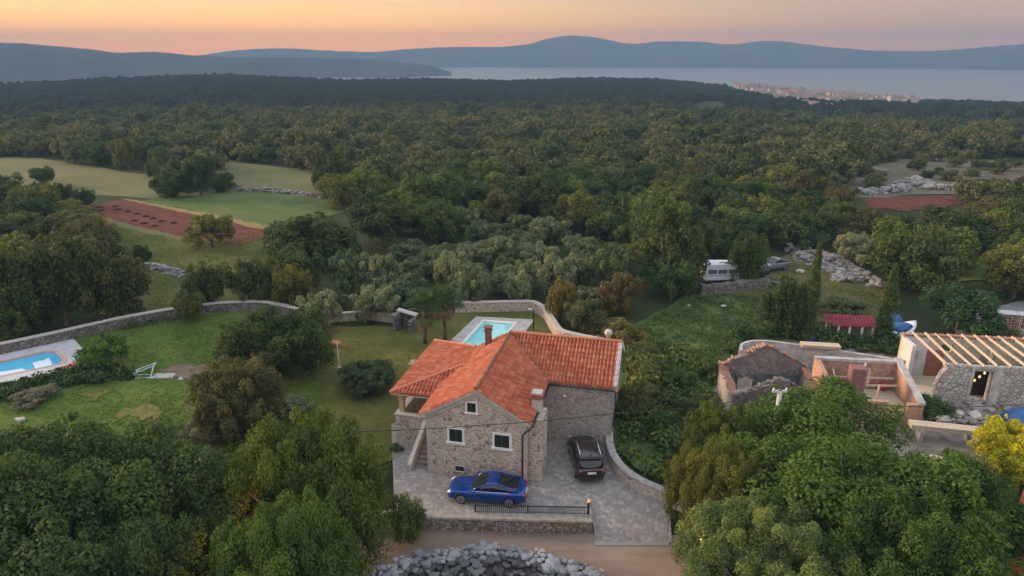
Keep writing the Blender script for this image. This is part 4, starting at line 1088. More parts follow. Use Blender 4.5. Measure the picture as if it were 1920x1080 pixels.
mb = MB(); mb.add([(0, .55, -.3), (.5, .55, -.3), (.5, 4.8, -.3), (0, 4.8, -.3), (0, .55, 2.6), (.5, .55, 2.5), (.5, 4.8, 2.9), (0, 4.8, 3.0)], [(3, 2, 1, 0), (0, 1, 5, 4), (1, 2, 6, 5), (2, 3, 7, 6), (3, 0, 4, 7), (4, 5, 6, 7)]); mb.build('side_wall', M_RUINPALE, ru)
mb = MB(); mb.add([(5.8, .55, -.3), (6.3, .55, -.3), (6.3, 4.8, -.3), (5.8, 4.8, -.3), (5.8, .55, 1.9), (6.3, .55, 1.9), (6.3, 4.8, 3.0), (5.8, 4.8, 2.9)], [(3, 2, 1, 0), (0, 1, 5, 4), (1, 2, 6, 5), (2, 3, 7, 6), (3, 0, 4, 7), (4, 5, 6, 7)]); mb.build('side_wall', M_RUIN, ru)
mb = MB(); rng = random.Random(15)
for i in range(46):
    k = i / 45; a = 6.3 * k; z = (3.0 + (4.3 - 3.0) * (a / 3.0)) if a < 3 else (4.3 - (4.3 - 2.5) * ((a - 3) / 3.3))
    mb.rock((a, .28 + rng.uniform(-.12, .12), z + rng.uniform(-.1, .08)), rng.uniform(.12, .26), rng.uniform(.12, .28), rng.uniform(.09, .2), rng)
for i in range(22):
    y = .6 + i * .19; mb.rock((6.05 + rng.uniform(-.1, .1), y, 1.9 + (y - .55) * .25 + rng.uniform(-.05, .12)), rng.uniform(.14, .26), rng.uniform(.12, .25), rng.uniform(.1, .2), rng)
mb.build('loose_stones', M_RUIN, ru)
rng = random.Random(5)
def roof_tile(mb, c, ang, tilt, s=1.0):
    M = Matrix.Translation(c) @ Matrix.Rotation(ang, 4, 'Z') @ Matrix.Rotation(tilt, 4, 'Y')
    n = 6; V = []
    for x in (-.24 * s, .24 * s):
        for r_ in (.12, .10):
            for k in range(n):
                a = math.pi * k / (n - 1); V.append(tuple(M @ Vector((x, r_ * math.cos(a) * (1.0 if x < 0 else .85), r_ * math.sin(a) * .8))))
    Fc = [(k, k + 1, 2 * n + k + 1, 2 * n + k) for k in range(n - 1)] + [(n + k, 3 * n + k, 3 * n + k + 1, n + k + 1) for k in range(n - 1)] + [(k, n + k, n + k + 1, k + 1) for k in range(n - 1)] + [(2 * n + k, 2 * n + k + 1, 3 * n + k + 1, 3 * n + k) for k in range(n - 1)]
    mb.add(V, Fc)
mb = MB()
for i in range(24):
    y = .3 + i * .2; roof_tile(mb, (.1 + rng.uniform(-.08, .08), y, 2.68 + y * .08), rng.uniform(-.15, .15) + math.pi, -.35 + rng.uniform(-.1, .1), 1.5)
for i in range(30):
    k = i / 29; a = 6.3 * k; z = 3.08 + (1.75 * (1 - abs(k - .508) / .508))
    if rng.random() < .3: continue
    roof_tile(mb, (a, 5.05 + rng.uniform(-.12, .12), z - rng.uniform(0, .06)), math.pi / 2 + rng.uniform(-.35, .35), rng.uniform(-.2, .2), 1.2)
for i in range(14):
    y = 1.2 + i * .26; roof_tile(mb, (6.1 + rng.uniform(-.1, .1), y, 2.2 + y * .18), rng.uniform(-.3, .3), .3, 1.3)
mb.build('broken_tiles', M_TILE_OLD, ru)
mb = MB()
for i in range(60):
    mb.rock((rng.uniform(.7, 5.6), rng.uniform(.8, 4.6), .1), rng.uniform(.15, .4), rng.uniform(.12, .3), rng.uniform(.1, .25), rng)
tag(mb.build('rubble', M_RUIN, ru), kind='stuff')

# brick annex between ruin and unfinished house
an = thing('brick_annex', 'roofless annex of orange clay blocks beside the stone ruin', 'building site', (22.7, 43.6, 0), R(-7))
panel([(0, -.2), (5.6, -.2), (5.6, 2.0), (4.9, 2.0), (4.9, 1.5), (3.6, 1.5), (3.6, 2.1), (0, 2.1)], [rect(4.0, 4.6, .2, 1.2)], 0, .3).build('front_wall', M_BLOCK, an)
mb = MB(); mb.add([(0, .3, -.2), (.35, .3, -.2), (.35, 5.4, -.2), (0, 5.4, -.2), (0, .3, 2.2), (.35, .3, 2.2), (.35, 5.4, 3.0), (0, 5.4, 3.0)], [(3, 2, 1, 0), (0, 1, 5, 4), (1, 2, 6, 5), (2, 3, 7, 6), (3, 0, 4, 7), (4, 5, 6, 7)]); mb.build('side_wall', M_BLOCK, an)
mb = MB(); mb.add([(5.9, .6, -.2), (6.25, .6, -.2), (6.25, 5.4, -.2), (5.9, 5.4, -.2), (5.9, .6, 1.7), (6.25, .6, 1.7), (6.25, 5.4, 3.0), (5.9, 5.4, 3.0)], [(3, 2, 1, 0), (0, 1, 5, 4), (1, 2, 6, 5), (2, 3, 7, 6), (3, 0, 4, 7), (4, 5, 6, 7)]); mb.build('side_wall', M_BLOCK, an)
mb = MB(); mb.add([(5.85, .55, 1.72), (6.3, .55, 1.72), (6.3, 5.45, 3.02), (5.85, 5.45, 3.02), (5.85, .55, 1.9), (6.3, .55, 1.9), (6.3, 5.45, 3.2), (5.85, 5.45, 3.2)], [(3, 2, 1, 0), (0, 1, 5, 4), (1, 2, 6, 5), (2, 3, 7, 6), (3, 0, 4, 7), (4, 5, 6, 7)]); mb.build('ring_beam', M_CONC, an)
panel(rect(.35, 5.9, -.2, 2.8), [rect(3.3, 4.2, 1.0, 2.3)], 5.1, 5.4).build('back_wall', stone('patched_brick', .32, [(.40, .22, .15), (.46, .32, .22), (.36, .18, .13)], (.42, .35, .28), .05, .4), an)
mb = MB(); mb.box(.0, 6.0, 5.02, 5.46, 2.802, 3.02); mb.build('ring_beam', M_CONC, an)
mb = MB(); mb.box(1.9, 2.9, 2.6, 3.5, 0, 3.3); mb.build('chimney_stack', stone('purple_brick', .24, [(.20, .10, .10), (.27, .14, .13), (.24, .12, .12)], (.22, .16, .15), .04, .4), an, bevel=.02)
mb = MB()
for i in range(9): mb.box(.36, 5.88, .45 + i * .5, .9 + i * .5, .62, .68)
mb.build('floor_boards', M_WOOD, an)
mb = MB()
for (p, q) in (((.5, 4.6, 1.7), (5.7, 4.6, 1.8)), ((.5, 3.9, 1.3), (5.8, 4.0, 1.5)), ((3.2, 1.0, .7), (3.2, 1.0, 2.9)), ((3.0, 4.3, .7), (3.6, 4.8, 2.9)), ((1.2, .8, .7), (1.3, 4.9, 2.2)), ((.6, 2.2, 1.1), (2.6, 2.2, 1.2))):
    mb.beam(p, q, .12)
mb.build('props', M_WOOD, an)
r_ = an.matrix_basis
# unfinished stone house with bare rafters
uh = thing('unfinished_house', 'half built stone house with open pale rafters and a dark doorway', 'building site', (31.0, 47.2, 0), R(-7))
panel([(1.0, -.2), (10.5, -.2), (10.5, 3.05), (1.6, 3.05), (1.2, 2.3), (1.0, 1.4)], [rect(3.45, 4.75, .3, 2.75)], 0, .5).build('front_wall', stone('rebuilt_masonry', .34, [(.34, .32, .305), (.46, .44, .42), (.56, .54, .51), (.40, .37, .35)], (.20, .18, .165), .06, .8), uh)
mb = MB(); mb.box(4.752, 5.4, -.05, .45, .0, 2.95); mb.box(3.2, 3.448, -.05, .3, .0, 2.95); mb.box(3.2, 5.4, -.052, .3, 2.951, 3.15); mb.build('door_frame', M_CONC, uh)
mb = MB()
rng = random.Random(9)
for i in range(38): mb.rock((1.4 + i * .245, .25, 3.1), .2, .3, .12, rng)
mb.build('wall_top_stones', M_TRIM, uh)
panel(rect(0, 10.5, -.2, 3.6), [rect(3.0, 3.9, 2.3, 3.0), rect(6.0, 7.2, .0, 2.2)], 4.4, 4.8).build('back_wall', plain('tan_render', (.40, .355, .28), .9, .15, .25, 1.5), uh)
mb = MB(); mb.box(.3, 2.0, 4.34, 4.397, 0, 3.5); mb.build('white_plaster', plain('white_plaster', (.52, .515, .50), .85, .2, .12, 2), uh)
mb = MB(); mb.box(.85, 1.35, 4.28, 4.337, 1.7, 2.4); mb.build('niche_frame', M_CONC, uh)
mb = MB(); mb.box(2.0, 3.3, 4.3, 4.396, 0, 2.5); mb.build('brick_patch', M_BRICKRED, uh)
mb = MB(); mb.box(0, .28, 2.6, 4.4, -.2, 3.5); mb.build('end_wall', plain('end_plaster', (.50, .49, .47), .85, .2, .15, 2), uh)
panel([(10.1, -.2), (10.9, -.2), (10.9, 3.9), (10.1, 3.9)], [], -.2, 4.9).build('end_wall', stone('tan_masonry', .3, [(.40, .33, .24), (.48, .41, .31), (.44, .36, .27)], (.36, .30, .24), .06, .5), uh)
mb = MB(); mb.box(.28, 10.1, .5, 4.3, .0, .25); mb.build('floor', M_WOOD, uh)
mb = MB(); mb.box(2.9, 5.9, 1.1, 1.2, .25, 2.9); mb.build('doorway_shade', plain('shade_black', (.025, .02, .016), .9, .1), uh)  # added dark sheet, paints the shade inside the doorway
mb = MB(); mb.box(6.0, 7.2, 4.42, 4.78, 0, 2.2); mb.build('door_boards', M_OLDWOOD, uh)
for i in range(10):
    a = 1.05 + i * .94
    j_ = rng.uniform(-.09, .09); k_ = rng.uniform(-.09, .09)
    mb = MB(); mb.beam((a - .35 + j_, 4.75, 3.78 + j_ * .3), (a + .1 + k_, -.05 - abs(j_) * 2, 3.3 + k_ * .4), .11 + j_ * .2, .16); mb.build('rafter', M_WOOD, uh)
mb = MB(); mb.beam((5.6, 2.2, .25), (5.6, 2.2, 3.5), .16); mb.build('prop', M_WOOD, uh)
mb = MB()
for i in range(44):
    roof_tile(mb, (.1 + i * .235, 4.6 + rng.uniform(-.06, .06), 3.66), math.pi / 2 + rng.uniform(-.12, .12), 0, 1.1)
mb.build('eave_tiles', M_TILE_OLD, uh)
# string of lights in the doorway
def uw(a, b, z): return Vector((31.0, 47.2, 0)) + Matrix.Rotation(R(-7), 3, 'Z') @ Vector((a, b, z))
t = NT('warm_bulb', .4); t.color((1, .8, .3)); t.b.inputs['Emission Color'].default_value = (1, .66, .2, 1); t.b.inputs['Emission Strength'].default_value = .5
root = thing('string_lights', 'string of four yellow bulbs hanging across the dark doorway', 'lights', tuple(uw(3.6, .7, 1.2)))
mb = MB(); mb.tube([uw(3.5, .7, 1.3), uw(4.1, .7, 1.95), uw(4.7, .7, 2.6)], .012, 5); mb.build('wire', M_METAL, root, world=True)
for i in range(4):
    p = uw(3.68 + i * .29, .7, 1.42 + i * .32)
    mb = MB(); mb.lathe([(.02, .06), (.07, 0), (.09, -.09), (.05, -.15), (.01, -.17)], p, 10); mb.build('bulb', t.m, root, world=True, smooth=True)
# concrete wall behind the ruin
wall('concrete_wall', 'long grey concrete wall with a rounded end behind the stone ruin', [tuple(P(1388, 668, 1.4).to_2d()), tuple(P(1388, 650, 1.6).to_2d()), tuple(P(1402, 641, 1.8).to_2d()), tuple(P(1440, 639, 1.9).to_2d()), tuple(P(1560, 656, 1.9).to_2d()), tuple(P(1695, 676, 1.9).to_2d())], .28, 1.95, M_CONC, z0=0, rough=.0, seed=3)
def local_box(name, label, cat, mat, c, sx, sy, sz, rz=0, bevel=.02, group=None):
    mb = MB(); M = Matrix.Rotation(rz, 4, 'Z'); mb.box(-sx, sx, -sy, sy, 0, sz, M)
    o = mb.build(name, mat, None, bevel=bevel); o.location = c; return tag(o, label, cat, group)
root_c = P(1537, 652, 1.95)
root = thing('board_stack', 'stack of fresh yellow boards lying on the grey concrete wall', 'boards', tuple(root_c + Vector((0, 0, .09))), R(-9))
for k in range(3):
    mb = MB()
    for j in range(4): mb.box(-1.55 + k * .03, 1.5 + k * .02, -.42 + j * .21, -.23 + j * .21, k * .09, k * .09 + .06)
    mb.build('board', M_WOOD, root)
b = P(1490, 671, 0); 
root = thing('drum', 'black plastic drum behind the ruin', 'drum', tuple(b))
mb = MB(); mb.lathe([(.5, 0), (.56, .1), (.54, .5), (.58, .55), (.54, .6), (.56, 1.0), (.48, 1.15), (.1, 1.18)], b, 18); mb.build('shell', M_METAL, root, world=True, smooth=True)
mb = MB(); mb.lathe([(.14, 0), (.14, .08), (.05, .1)], b + Vector((.2, 0, 1.17)), 10); mb.build('lid', M_METAL, root, world=True)
def pallet(label, c, rz, tilt=0):
    root = thing('pallet', label, 'pallet', c, rz, None)
    root.rotation_euler = (tilt, 0, rz)
    mb = MB()
    for i in range(6): mb.box(-.6, .6, -.5 + i * .18, -.4 + i * .18, .12, .15)
    mb.build('deck_boards', M_WOOD, root)
    mb = MB()
    for x in (-.52, 0, .52): mb.box(x - .05, x + .05, -.5, .5, 0, .118)
    mb.build('bearers', M_OLDWOOD, root)
pallet('wooden pallet leaning upright on the concrete wall beside the black drum', tuple(P(1472, 668, 0) + Vector((0, .25, .5))), R(-9), R(72))
pallet('wooden pallet leaning on the concrete wall behind the brick annex', tuple(P(1625, 690, 0) + Vector((0, .6, .5))), R(-9), R(72))
b = P(1655, 684, 1.0)
root = thing('water_tank', 'small white water tank standing behind the brick annex', 'tank', (b.x, b.y, 0))
mb = MB(); mb.lathe([(.42, 0), (.48, .1), (.48, 1.0), (.4, 1.2), (.12, 1.26)], (b.x, b.y, 0), 16); mb.build('shell', M_FRAME, root, world=True, smooth=True)
mb = MB(); mb.lathe([(.13, 0), (.13, .1), (.04, .12)], (b.x, b.y, 1.25), 10); mb.build('lid', M_METAL, root, world=True)
# tools and debris in front of the unfinished house
b = P(1657, 728, .9)
root = thing('cement_mixer', 'red cement mixer at the corner of the brick annex', 'mixer', (b.x, b.y, 0), .4)
mr = plain('mixer_red', (.50, .05, .03), .5, .4)
mb = MB(); mb.lathe([(.16, 0), (.28, .16), (.28, .34), (.18, .56), (.15, .57)], (0, 0, .8), 16); mb.build('barrel', mr, root, smooth=True)
mb = MB(); mb.beam((-.4, -.3, 0), (0, 0, .9), .05); mb.beam((.4, -.3, 0), (0, 0, .9), .05); mb.beam((0, .5, 0), (0, 0, .9), .05); mb.build('stand', mr, root)
rng = random.Random(21)
spots = [(1716, 735), (1742, 742), (1760, 752), (1690, 752), (1795, 772), (1770, 782), (1830, 775), (1716, 762)]
lbl = ['grey stone slab propped against the low end of the rebuilt wall', 'flat pale slab lying behind the small green bush', 'tilted white slab to the right of the small green bush', 'rough stone block nearest the orange brick annex', 'long grey slab on the ground below the dark doorway', 'broken pale block beside the timber stack', 'low grey stone slab to the right below the doorway', 'squarish block between the annex and the small green bush']
for (p, q), l in zip(spots, lbl):
    b = P(p, q, .6)
    mb = MB(); mb.rock((0, 0, 0), rng.uniform(.5, 1.1), rng.uniform(.3, .6), rng.uniform(.12, .3), rng, 2)
    o = mb.build('stone_slab', M_TRIM); o.location = (b.x, b.y, .45); o.rotation_euler = (rng.uniform(-.5, .5), rng.uniform(-.4, .4), 0); tag(o, l, 'slab')
mb = MB()
for i in range(420):
    p = P(rng.uniform(1665, 1930), rng.uniform(742, 800), 0)
    s = rng.uniform(.1, .38); mb.rock((p.x, p.y, rng.uniform(0, .35)), s * 1.3, s, s * .6, rng)
tag(mb.build('rubble', stone('site_rubble', .9, [(.22, .20, .19), (.32, .30, .28), (.40, .37, .35), (.25, .19, .16)], (.28, .26, .25), .02, .3)), 'loose rubble heaped below the rebuilt stone wall', 'rubble', kind='stuff')
root = thing('timber_stack', 'stack of long yellow beams lying below the building site', 'timber', (29.4, 41.3, 0), R(-13))
mb = MB()
for j in range(4):
    for k in range(2): mb.box(-2.3, 2.2, -.4 + j * .2, -.22 + j * .2, .95 + k * .19, 1.12 + k * .19)
mb.build('beams', M_WOOD, root, bevel=.01)
mb = MB()
for x in (-1.6, 1.5): mb.box(x - .12, x + .12, -.5, .5, -.2, .94)
mb.build('bearers', M_CONC, root)
wall('concrete_wall', 'low grey block wall under the long yellow beams', [tuple(P(1715, 850, .9).to_2d()), tuple(P(1838, 862, .9).to_2d())], .3, .9, M_CONC, z0=-.2, rough=.02, cap=M_WOOD)
# blue tarpaulins, boat, shed, wrapped stone
def tarp(name, label, c, sx, sy, h, mat, seed, cat='tarpaulin'):
    rng = random.Random(seed); mb = MB(); n = 14; V = []
    for j in range(n):
        for i in range(n):
            u, v = i / (n - 1) * 2 - 1, j / (n - 1) * 2 - 1
            z = h * max(0, (1 - abs(u) ** 3)) * max(0, (1 - abs(v) ** 3)) ** .8 + .12 * math.sin(u * 7 + seed) * math.sin(v * 6) * (1 - abs(u)) + rng.uniform(-.03, .03)
            V.append((u * sx, v * sy, max(z, .02)))
    mb.add(V, [(j * n + i, j * n + i + 1, (j + 1) * n + i + 1, (j + 1) * n + i) for j in range(n - 1) for i in range(n - 1)])
    o = mb.build(name, mat, None, smooth=True); o.location = c; m = o.modifiers.new('cloth', 'SOLIDIFY'); m.thickness = .03
    return tag(o, label, cat)
M_BLUE = plain('blue_plastic', (.018, .08, .24), .45, .4, .25, 2)
tarp('tarpaulin', 'blue tarpaulin heap at the right edge beside the rebuilt stone wall', tuple(P(1915, 792, .0)), 1.2, 1.0, 1.0, M_BLUE, 1)
tarp('tarpaulin', 'blue tarpaulin bundle left of the red roofed shed', tuple(P(1524, 640, 0)), .7, .6, 1.0, M_BLUE, 2)
tarp('tarpaulin', 'blue domed cover behind the small boat', tuple(P(1674, 618, 0)), .9, .9, 1.6, M_BLUE, 3)
b = P(1540, 644)
root = thing('barrel', 'yellow barrel beside the blue bundle by the red roofed shed', 'barrel', tuple(b))
mb = MB(); mb.lathe([(.25, 0), (.29, .1), (.29, .75), (.24, .85)], b, 14); mb.build('shell', plain('yellow_plastic', (.42, .32, .05), .5), root, world=True, smooth=True)
mb = MB(); mb.lathe([(.26, 0), (.26, .06), (.05, .08)], b + Vector((0, 0, .851)), 14); mb.build('lid', M_METAL, root, world=True)
# little boat under a blue cover
b = P(1688, 637)
root = thing('boat', 'small white boat with a blue cover beside the cypress', 'boat', (b.x, b.y, .35), R(35))
st = []
for i in range(9):
    k = i / 8; x = -1.9 + 4.2 * k; w_ = .85 * (1 - max(0, k - .45) ** 2 * 3.0); w_ = max(w_, .03); zt = .75 + .3 * k * k
    st.append((x, [(w_ * .1 + .01, .0 + .35 * max(0, k - .7)), (w_ * .7, .15 + .35 * max(0, k - .7)), (w_, zt - .08), (w_ * .98, zt), (w_ * .5, zt + .02), (.001, zt + .03)]))
V, Fc = loft(st); mb = MB(); mb.add(V, Fc); mb.build('hull', plain('boat_white', (.62, .66, .70), .35, .5, .06), root, smooth=True)
mb = MB(); V, Fc = loft([(-1.2, [(.6, .8), (.55, 1.0), (.001, 1.1)]), (-.2, [(.7, .83), (.6, 1.25), (.001, 1.4)]), (.8, [(.55, .9), (.45, 1.1), (.001, 1.15)])]); mb.add(V, Fc); mb.build('cover', M_BLUE, root, smooth=True)
mb = MB(); mb.box(-.9, -.7, -.7, .7, -.4, .14); mb.box(.7, .9, -.5, .5, -.4, .2); mb.build('cradle', M_OLDWOOD, root)
# red roofed shed
b = P(1590, 634)
root = thing('shed', 'small open shed with a bright red metal roof between the cypresses', 'shed', (b.x, b.y, 0), R(-6))
V = []; n = 60
for j, (y, z) in enumerate(((-.7, 1.45), (1.0, 1.95))):
    for i in range(n): V.append((-2.2 + 4.4 * i / (n - 1) + (0 if j else 0), y, z + .05 * math.sin(i * 1.57)))
mb = MB(); mb.add(V, [(i, i + 1, n + i + 1, n + i) for i in range(n - 1)]); rf = mb.build('roof', plain('red_sheet', (.19, .018, .03), .6, .3, .3, 1.5), root); rf.modifiers.new('sheet', 'SOLIDIFY').thickness = .03
mb = MB(); mb.box(-1.9, 1.9, .7, .85, -.1, 1.8); mb.box(-1.9, -1.75, -.3, .7, -.1, 1.5); mb.build('walls', M_OLDWOOD, root)
for x in (-1.2, -.2, .9, 1.85):
    mb = MB(); mb.box(x - .09, x + .09, -.6, -.46, -.1, 1.46); mb.build('post', M_FRAME, root)
for i, (p, q) in enumerate(((1852, 612), (1884, 615), (1918, 618))):
    b = P(p, q)
    root = thing('stone_crate', ['wrapped pallet of building stone, leftmost of three on the gravel yard', 'wrapped pallet of building stone, middle of three on the gravel yard', 'wrapped pallet of building stone at the right edge of the gravel yard'][i], 'crate', (b.x, b.y, .12), R(-12), 'pallets of stone on the gravel yard')
    mb = MB(); rng = random.Random(i)
    for z in range(4):
        for x in range(4):
            for y in range(3): mb.rock((-.52 + x * .35, -.4 + y * .4, .32 + z * .3), .21, .22, .18, rng)
    mb.build('stones', stone('crate_stone', .6, [(.40, .27, .19), (.48, .34, .25), (.44, .30, .24)], (.3, .2, .15), .02, .3), root)
    mb = MB(); mb.box(-.72, .72, -.62, .62, 0, .14); mb.build('pallet', M_WOOD, root)
    mb = MB()
    for x in (-.7, .7):
        for y in (-.6, .6): mb.box(x - .03, x + .03, y - .03, y + .03, .141, 1.45)
    mb.box(-.73, .73, -.63, .63, 1.451, 1.5); mb.build('wrapping', plain('wrap_film', (.48, .45, .44), .5), root)

# neighbour's roof at the lower right corner
_e0, _e1 = P(1866, 1080, 2.6), P(1930, 905, 2.6); _d = _e1 - _e0
nb = thing('neighbour_house', 'neighbour house with a red tile roof at the lower right corner', 'house', (_e0.x + .3, _e0.y, -.4), math.atan2(_d.y, _d.x) - math.pi / 2)
zn = 3.0
tiled('roof_plane', [(-.35, -3), (3.4, -3), (3.4, 10.2), (-.35, 10.2)], (-1, 0), lambda a, b: zn + .48 * a, nb)
tiled('roof_plane', [(3.4, -3), (7.1, -3), (7.1, 10.2), (3.4, 10.2)], (1, 0), lambda a, b: zn + .48 * 3.4 - .48 * (a - 3.4), nb)
ridge_tiles('ridge', [(3.4, -3, zn + .48 * 3.4 + .05), (3.4, 10.2, zn + .48 * 3.4 + .05)], nb)
mb = MB(); g = [(0, -.2), (6.8, -.2), (6.8, zn - .1), (3.4, zn + 1.5), (0, zn - .1)]
mb.add([(x, -2.7, z) for x, z in g] + [(x, 9.9, z) for x, z in g], [(0, 1, 2, 3, 4), (9, 8, 7, 6, 5)] + [(i, 5 + i, 5 + (i + 1) % 5, (i + 1) % 5) for i in range(5)])
mb.build('wall', M_WALL, nb)

# ------------------------------------------------------------------ far seaside town, jetty, boat on the water
rng = random.Random(77)
M_TW = [plain('town_wall_cream', (.31, .29, .275)), plain('town_wall_pink', (.33, .30, .29)), plain('town_wall_white', (.36, .355, .36))]
M_TR = plain('town_roof', (.20, .15, .13), .85)
protos = []
for i, (w_, d_, h_) in enumerate(((9, 7, 5.5), (7, 7, 7.5), (12, 8, 6.5), (8, 6, 4.5), (15, 9, 8))):
    mb = MB(); mb.box(-w_ / 2, w_ / 2, -d_ / 2, d_ / 2, -3, h_); n0 = len(mb.f)
    k = d_ / 2 + .4
    mb.add([(-w_ / 2 - .4, -k, h_ + .02), (w_ / 2 + .4, -k, h_ + .02), (w_ / 2 + .4, k, h_ + .02), (-w_ / 2 - .4, k, h_ + .02), (-w_ / 2 - .4, 0, h_ + 2.2), (w_ / 2 + .4, 0, h_ + 2.2)], [(0, 1, 5, 4), (2, 3, 4, 5), (1, 2, 5), (3, 0, 4), (3, 2, 1, 0)])
    me = bpy.data.meshes.new('town_house'); me.from_pydata(mb.v, [], mb.f); me.materials.append(M_TW[i % 3]); me.materials.append(M_TR)
    for f in me.polygons: f.material_index = 1 if f.index >= n0 else 0
    protos.append(me)
def on_row(px_, row, dz=0):
    r = ray(px_, row); az = math.atan2(r[0], r[1]); best = None
    for q in np.arange(420, 1000, 4):
        x, y = q * math.sin(az), q * math.cos(az); z = hz(x, y); e = abs(PX(x, y, z + dz)[1] - row)
        if z > SEA + .3 and (best is None or e < best[0]): best = (e, x, y, z)
    return best[1:]
TOWN_SPOTS = []
for i in range(150):
    if i < 118: px_ = 1375 + 222 * rng.random() ** .75; dpt = 60 + 240 * math.sin(min(1, max(0, (px_ - 1375) / 222)) * 2.6)
    else: px_ = rng.uniform(1590, 1725); dpt = 45
    r = ray(px_, 165); az = math.atan2(r[0], r[1]); q = float(np.interp(az, _rt, _rR)) - 6 - dpt * rng.random() ** 1.3
    x, y = q * math.sin(az), q * math.cos(az); z = hz(x, y); TOWN_SPOTS.append((x, y))
    me = protos[rng.randrange(5)]
    o = bpy.data.objects.new('town_house', me); COL.objects.link(o); o.location = (x, y, z - .5); o.rotation_euler = (0, 0, rng.uniform(-.6, .6)); s = rng.uniform(.42, .7); o.scale = (s, s, s)
    tag(o, 'tiny pale house with reddish roof in the distant seaside town', 'house', 'houses of the distant town on the shore')
a_ = P(1588, 176, SEA + 1); mb = MB(); b_ = P(1624, 175, SEA + 1)
mb.beam((a_.x, a_.y, SEA + .6), (b_.x, b_.y, SEA + .6), 7, 3); tag(mb.build('jetty', M_CONC), 'thin pale jetty reaching into the sea from the distant town', 'jetty')
b = P(1855, 121, SEA); root = thing('sailing_boat', 'tiny white boat far out on the sea near the right edge', 'boat', tuple(b), .3)
mb = MB(); V, Fc = loft([(-7, [(1.5, 0), (2, 2), (.01, 2.1)]), (2, [(1.8, 0), (2.4, 2), (.01, 2.1)]), (9, [(.1, .6), (.2, 2.4), (.01, 2.5)])]); mb.add(V, Fc); mb.build('hull', M_FRAME, root)
mb = MB(); mb.box(-4, 3, -1.5, 1.5, 2.1, 5); mb.build('cabin', M_FRAME, root)
# ------------------------------------------------------------------ foliage
def leaf_material(name, trans=.25, use_obj=True, stops=None):
    t = NT(name, .75, .15)
    tone = t.n('ShaderNodeAttribute', attribute_name='tone').outputs['Fac']
    oi = t.n('ShaderNodeObjectInfo')
    if use_obj:
        base = t.mix(1.0, oi.outputs['Color'], (2.0, 1.95, 1.5), 'MULTIPLY')
    else:
        patch = t.noise(t.mapping(oi.outputs['Location'], (.011, .011, 0)), 1, 3)
        f = t.math('ADD', t.math('MULTIPLY', oi.outputs['Random'], .55), t.math('MULTIPLY', patch, .6))
        base = t.ramp(f, stops)
        far = t.n('ShaderNodeVectorMath', {0: oi.outputs['Location']}, operation='LENGTH').outputs['Value']
        base = t.mix(t.range(far, 300, 430), base, t.ramp(oi.outputs['Random'], [(.2, (.020, .036, .020)), (.8, (.036, .054, .028))]))      # haze effect painted into the leaf colour, darker with distance
    c = t.mix(1.0, base, t.ramp(tone, [(0, (.55, .62, .7)), (.5, (1, 1, 1)), (.8, (1.35, 1.25, .95)), (1, (1.9, 1.6, 1.0))]), 'MULTIPLY')
    t.color(c)
    tr = t.n('ShaderNodeBsdfTranslucent', {'Color': t.mix(1.0, c, (1.1, 1.2, .6), 'MULTIPLY')})
    mx = t.n('ShaderNodeMixShader', {0: trans, 1: t.b.outputs[0], 2: tr.outputs[0]})
    t.t.links.new(mx.outputs[0], t.out.inputs[0])
    return t.m
M_LEAF = leaf_material('foliage')
M_WOODS = leaf_material('woodland_foliage', .25, False, [(.2, (.034, .054, .022)), (.42, (.074, .100, .034)), (.58, (.105, .122, .042)), (.74, (.14, .14, .052)), (.9, (.09, .092, .046))])
M_BARK = plain('bark', (.10, .08, .06), .95, .1, .4, 5)

def leaves(name, C, Rr, per, size, seed, aspect=.5, up=.25, inner=.25, drop=0.0, stretch=None, mat=None, zs=1.0):
    """leaf-sized rhombs spread through clumps: C (n,3) clump centres, Rr (n,) clump radii, per leaves per clump"""
    g = np.random.default_rng(seed)
    n = len(C); per = np.asarray(per) if np.ndim(per) else np.full(n, per)
    idx = np.repeat(np.arange(n), per.astype(int)); m = len(idx)
    d = g.normal(size=(m, 3)); d[:, 2] += up; d /= np.linalg.norm(d, axis=1)[:, None]
    rad = np.where(g.random(m) < inner, g.uniform(.2, .9, m), g.uniform(.78, 1.12, m))
    off = d * (rad * Rr[idx])[:, None]
    if stretch is not None: off = off * np.asarray(stretch)
    C = C * np.array([1, 1, zs])
    p = C[idx] + off
    nrm = d * .9 + g.normal(size=(m, 3)) * .55 + np.array([0, 0, .25]); nrm /= np.linalg.norm(nrm, axis=1)[:, None]
    t = g.normal(size=(m, 3)); t[:, 2] -= drop; t -= nrm * (t * nrm).sum(1)[:, None]; t /= np.linalg.norm(t, axis=1)[:, None]
    b = np.cross(nrm, t)
    s = size * g.uniform(.6, 1.35, m)[:, None]
    curl = nrm * s * .18
    V = np.empty((m, 4, 3)); V[:, 0] = p - t * s; V[:, 1] = p + b * s * aspect + curl; V[:, 2] = p + t * s; V[:, 3] = p - b * s * aspect + curl
    V[:, :, 2] /= zs
    tone = np.clip(g.normal(.45, .18, n)[idx] + g.normal(0, .14, m), 0, 1)
    me = bpy.data.meshes.new(name)
    me.vertices.add(m * 4); me.vertices.foreach_set('co', V.reshape(-1).astype(np.float32))
    me.loops.add(m * 4); me.loops.foreach_set('vertex_index', np.arange(m * 4, dtype=np.int32))
    me.polygons.add(m); me.polygons.foreach_set('loop_start', np.arange(0, m * 4, 4, dtype=np.int32)); me.polygons.foreach_set('loop_total', np.full(m, 4, dtype=np.int32))
    me.update(calc_edges=True)
    a = me.attributes.new('tone', 'FLOAT', 'FACE'); a.data.foreach_set('value', tone.astype(np.float32))
    me.materials.append(mat or M_LEAF)
    return me
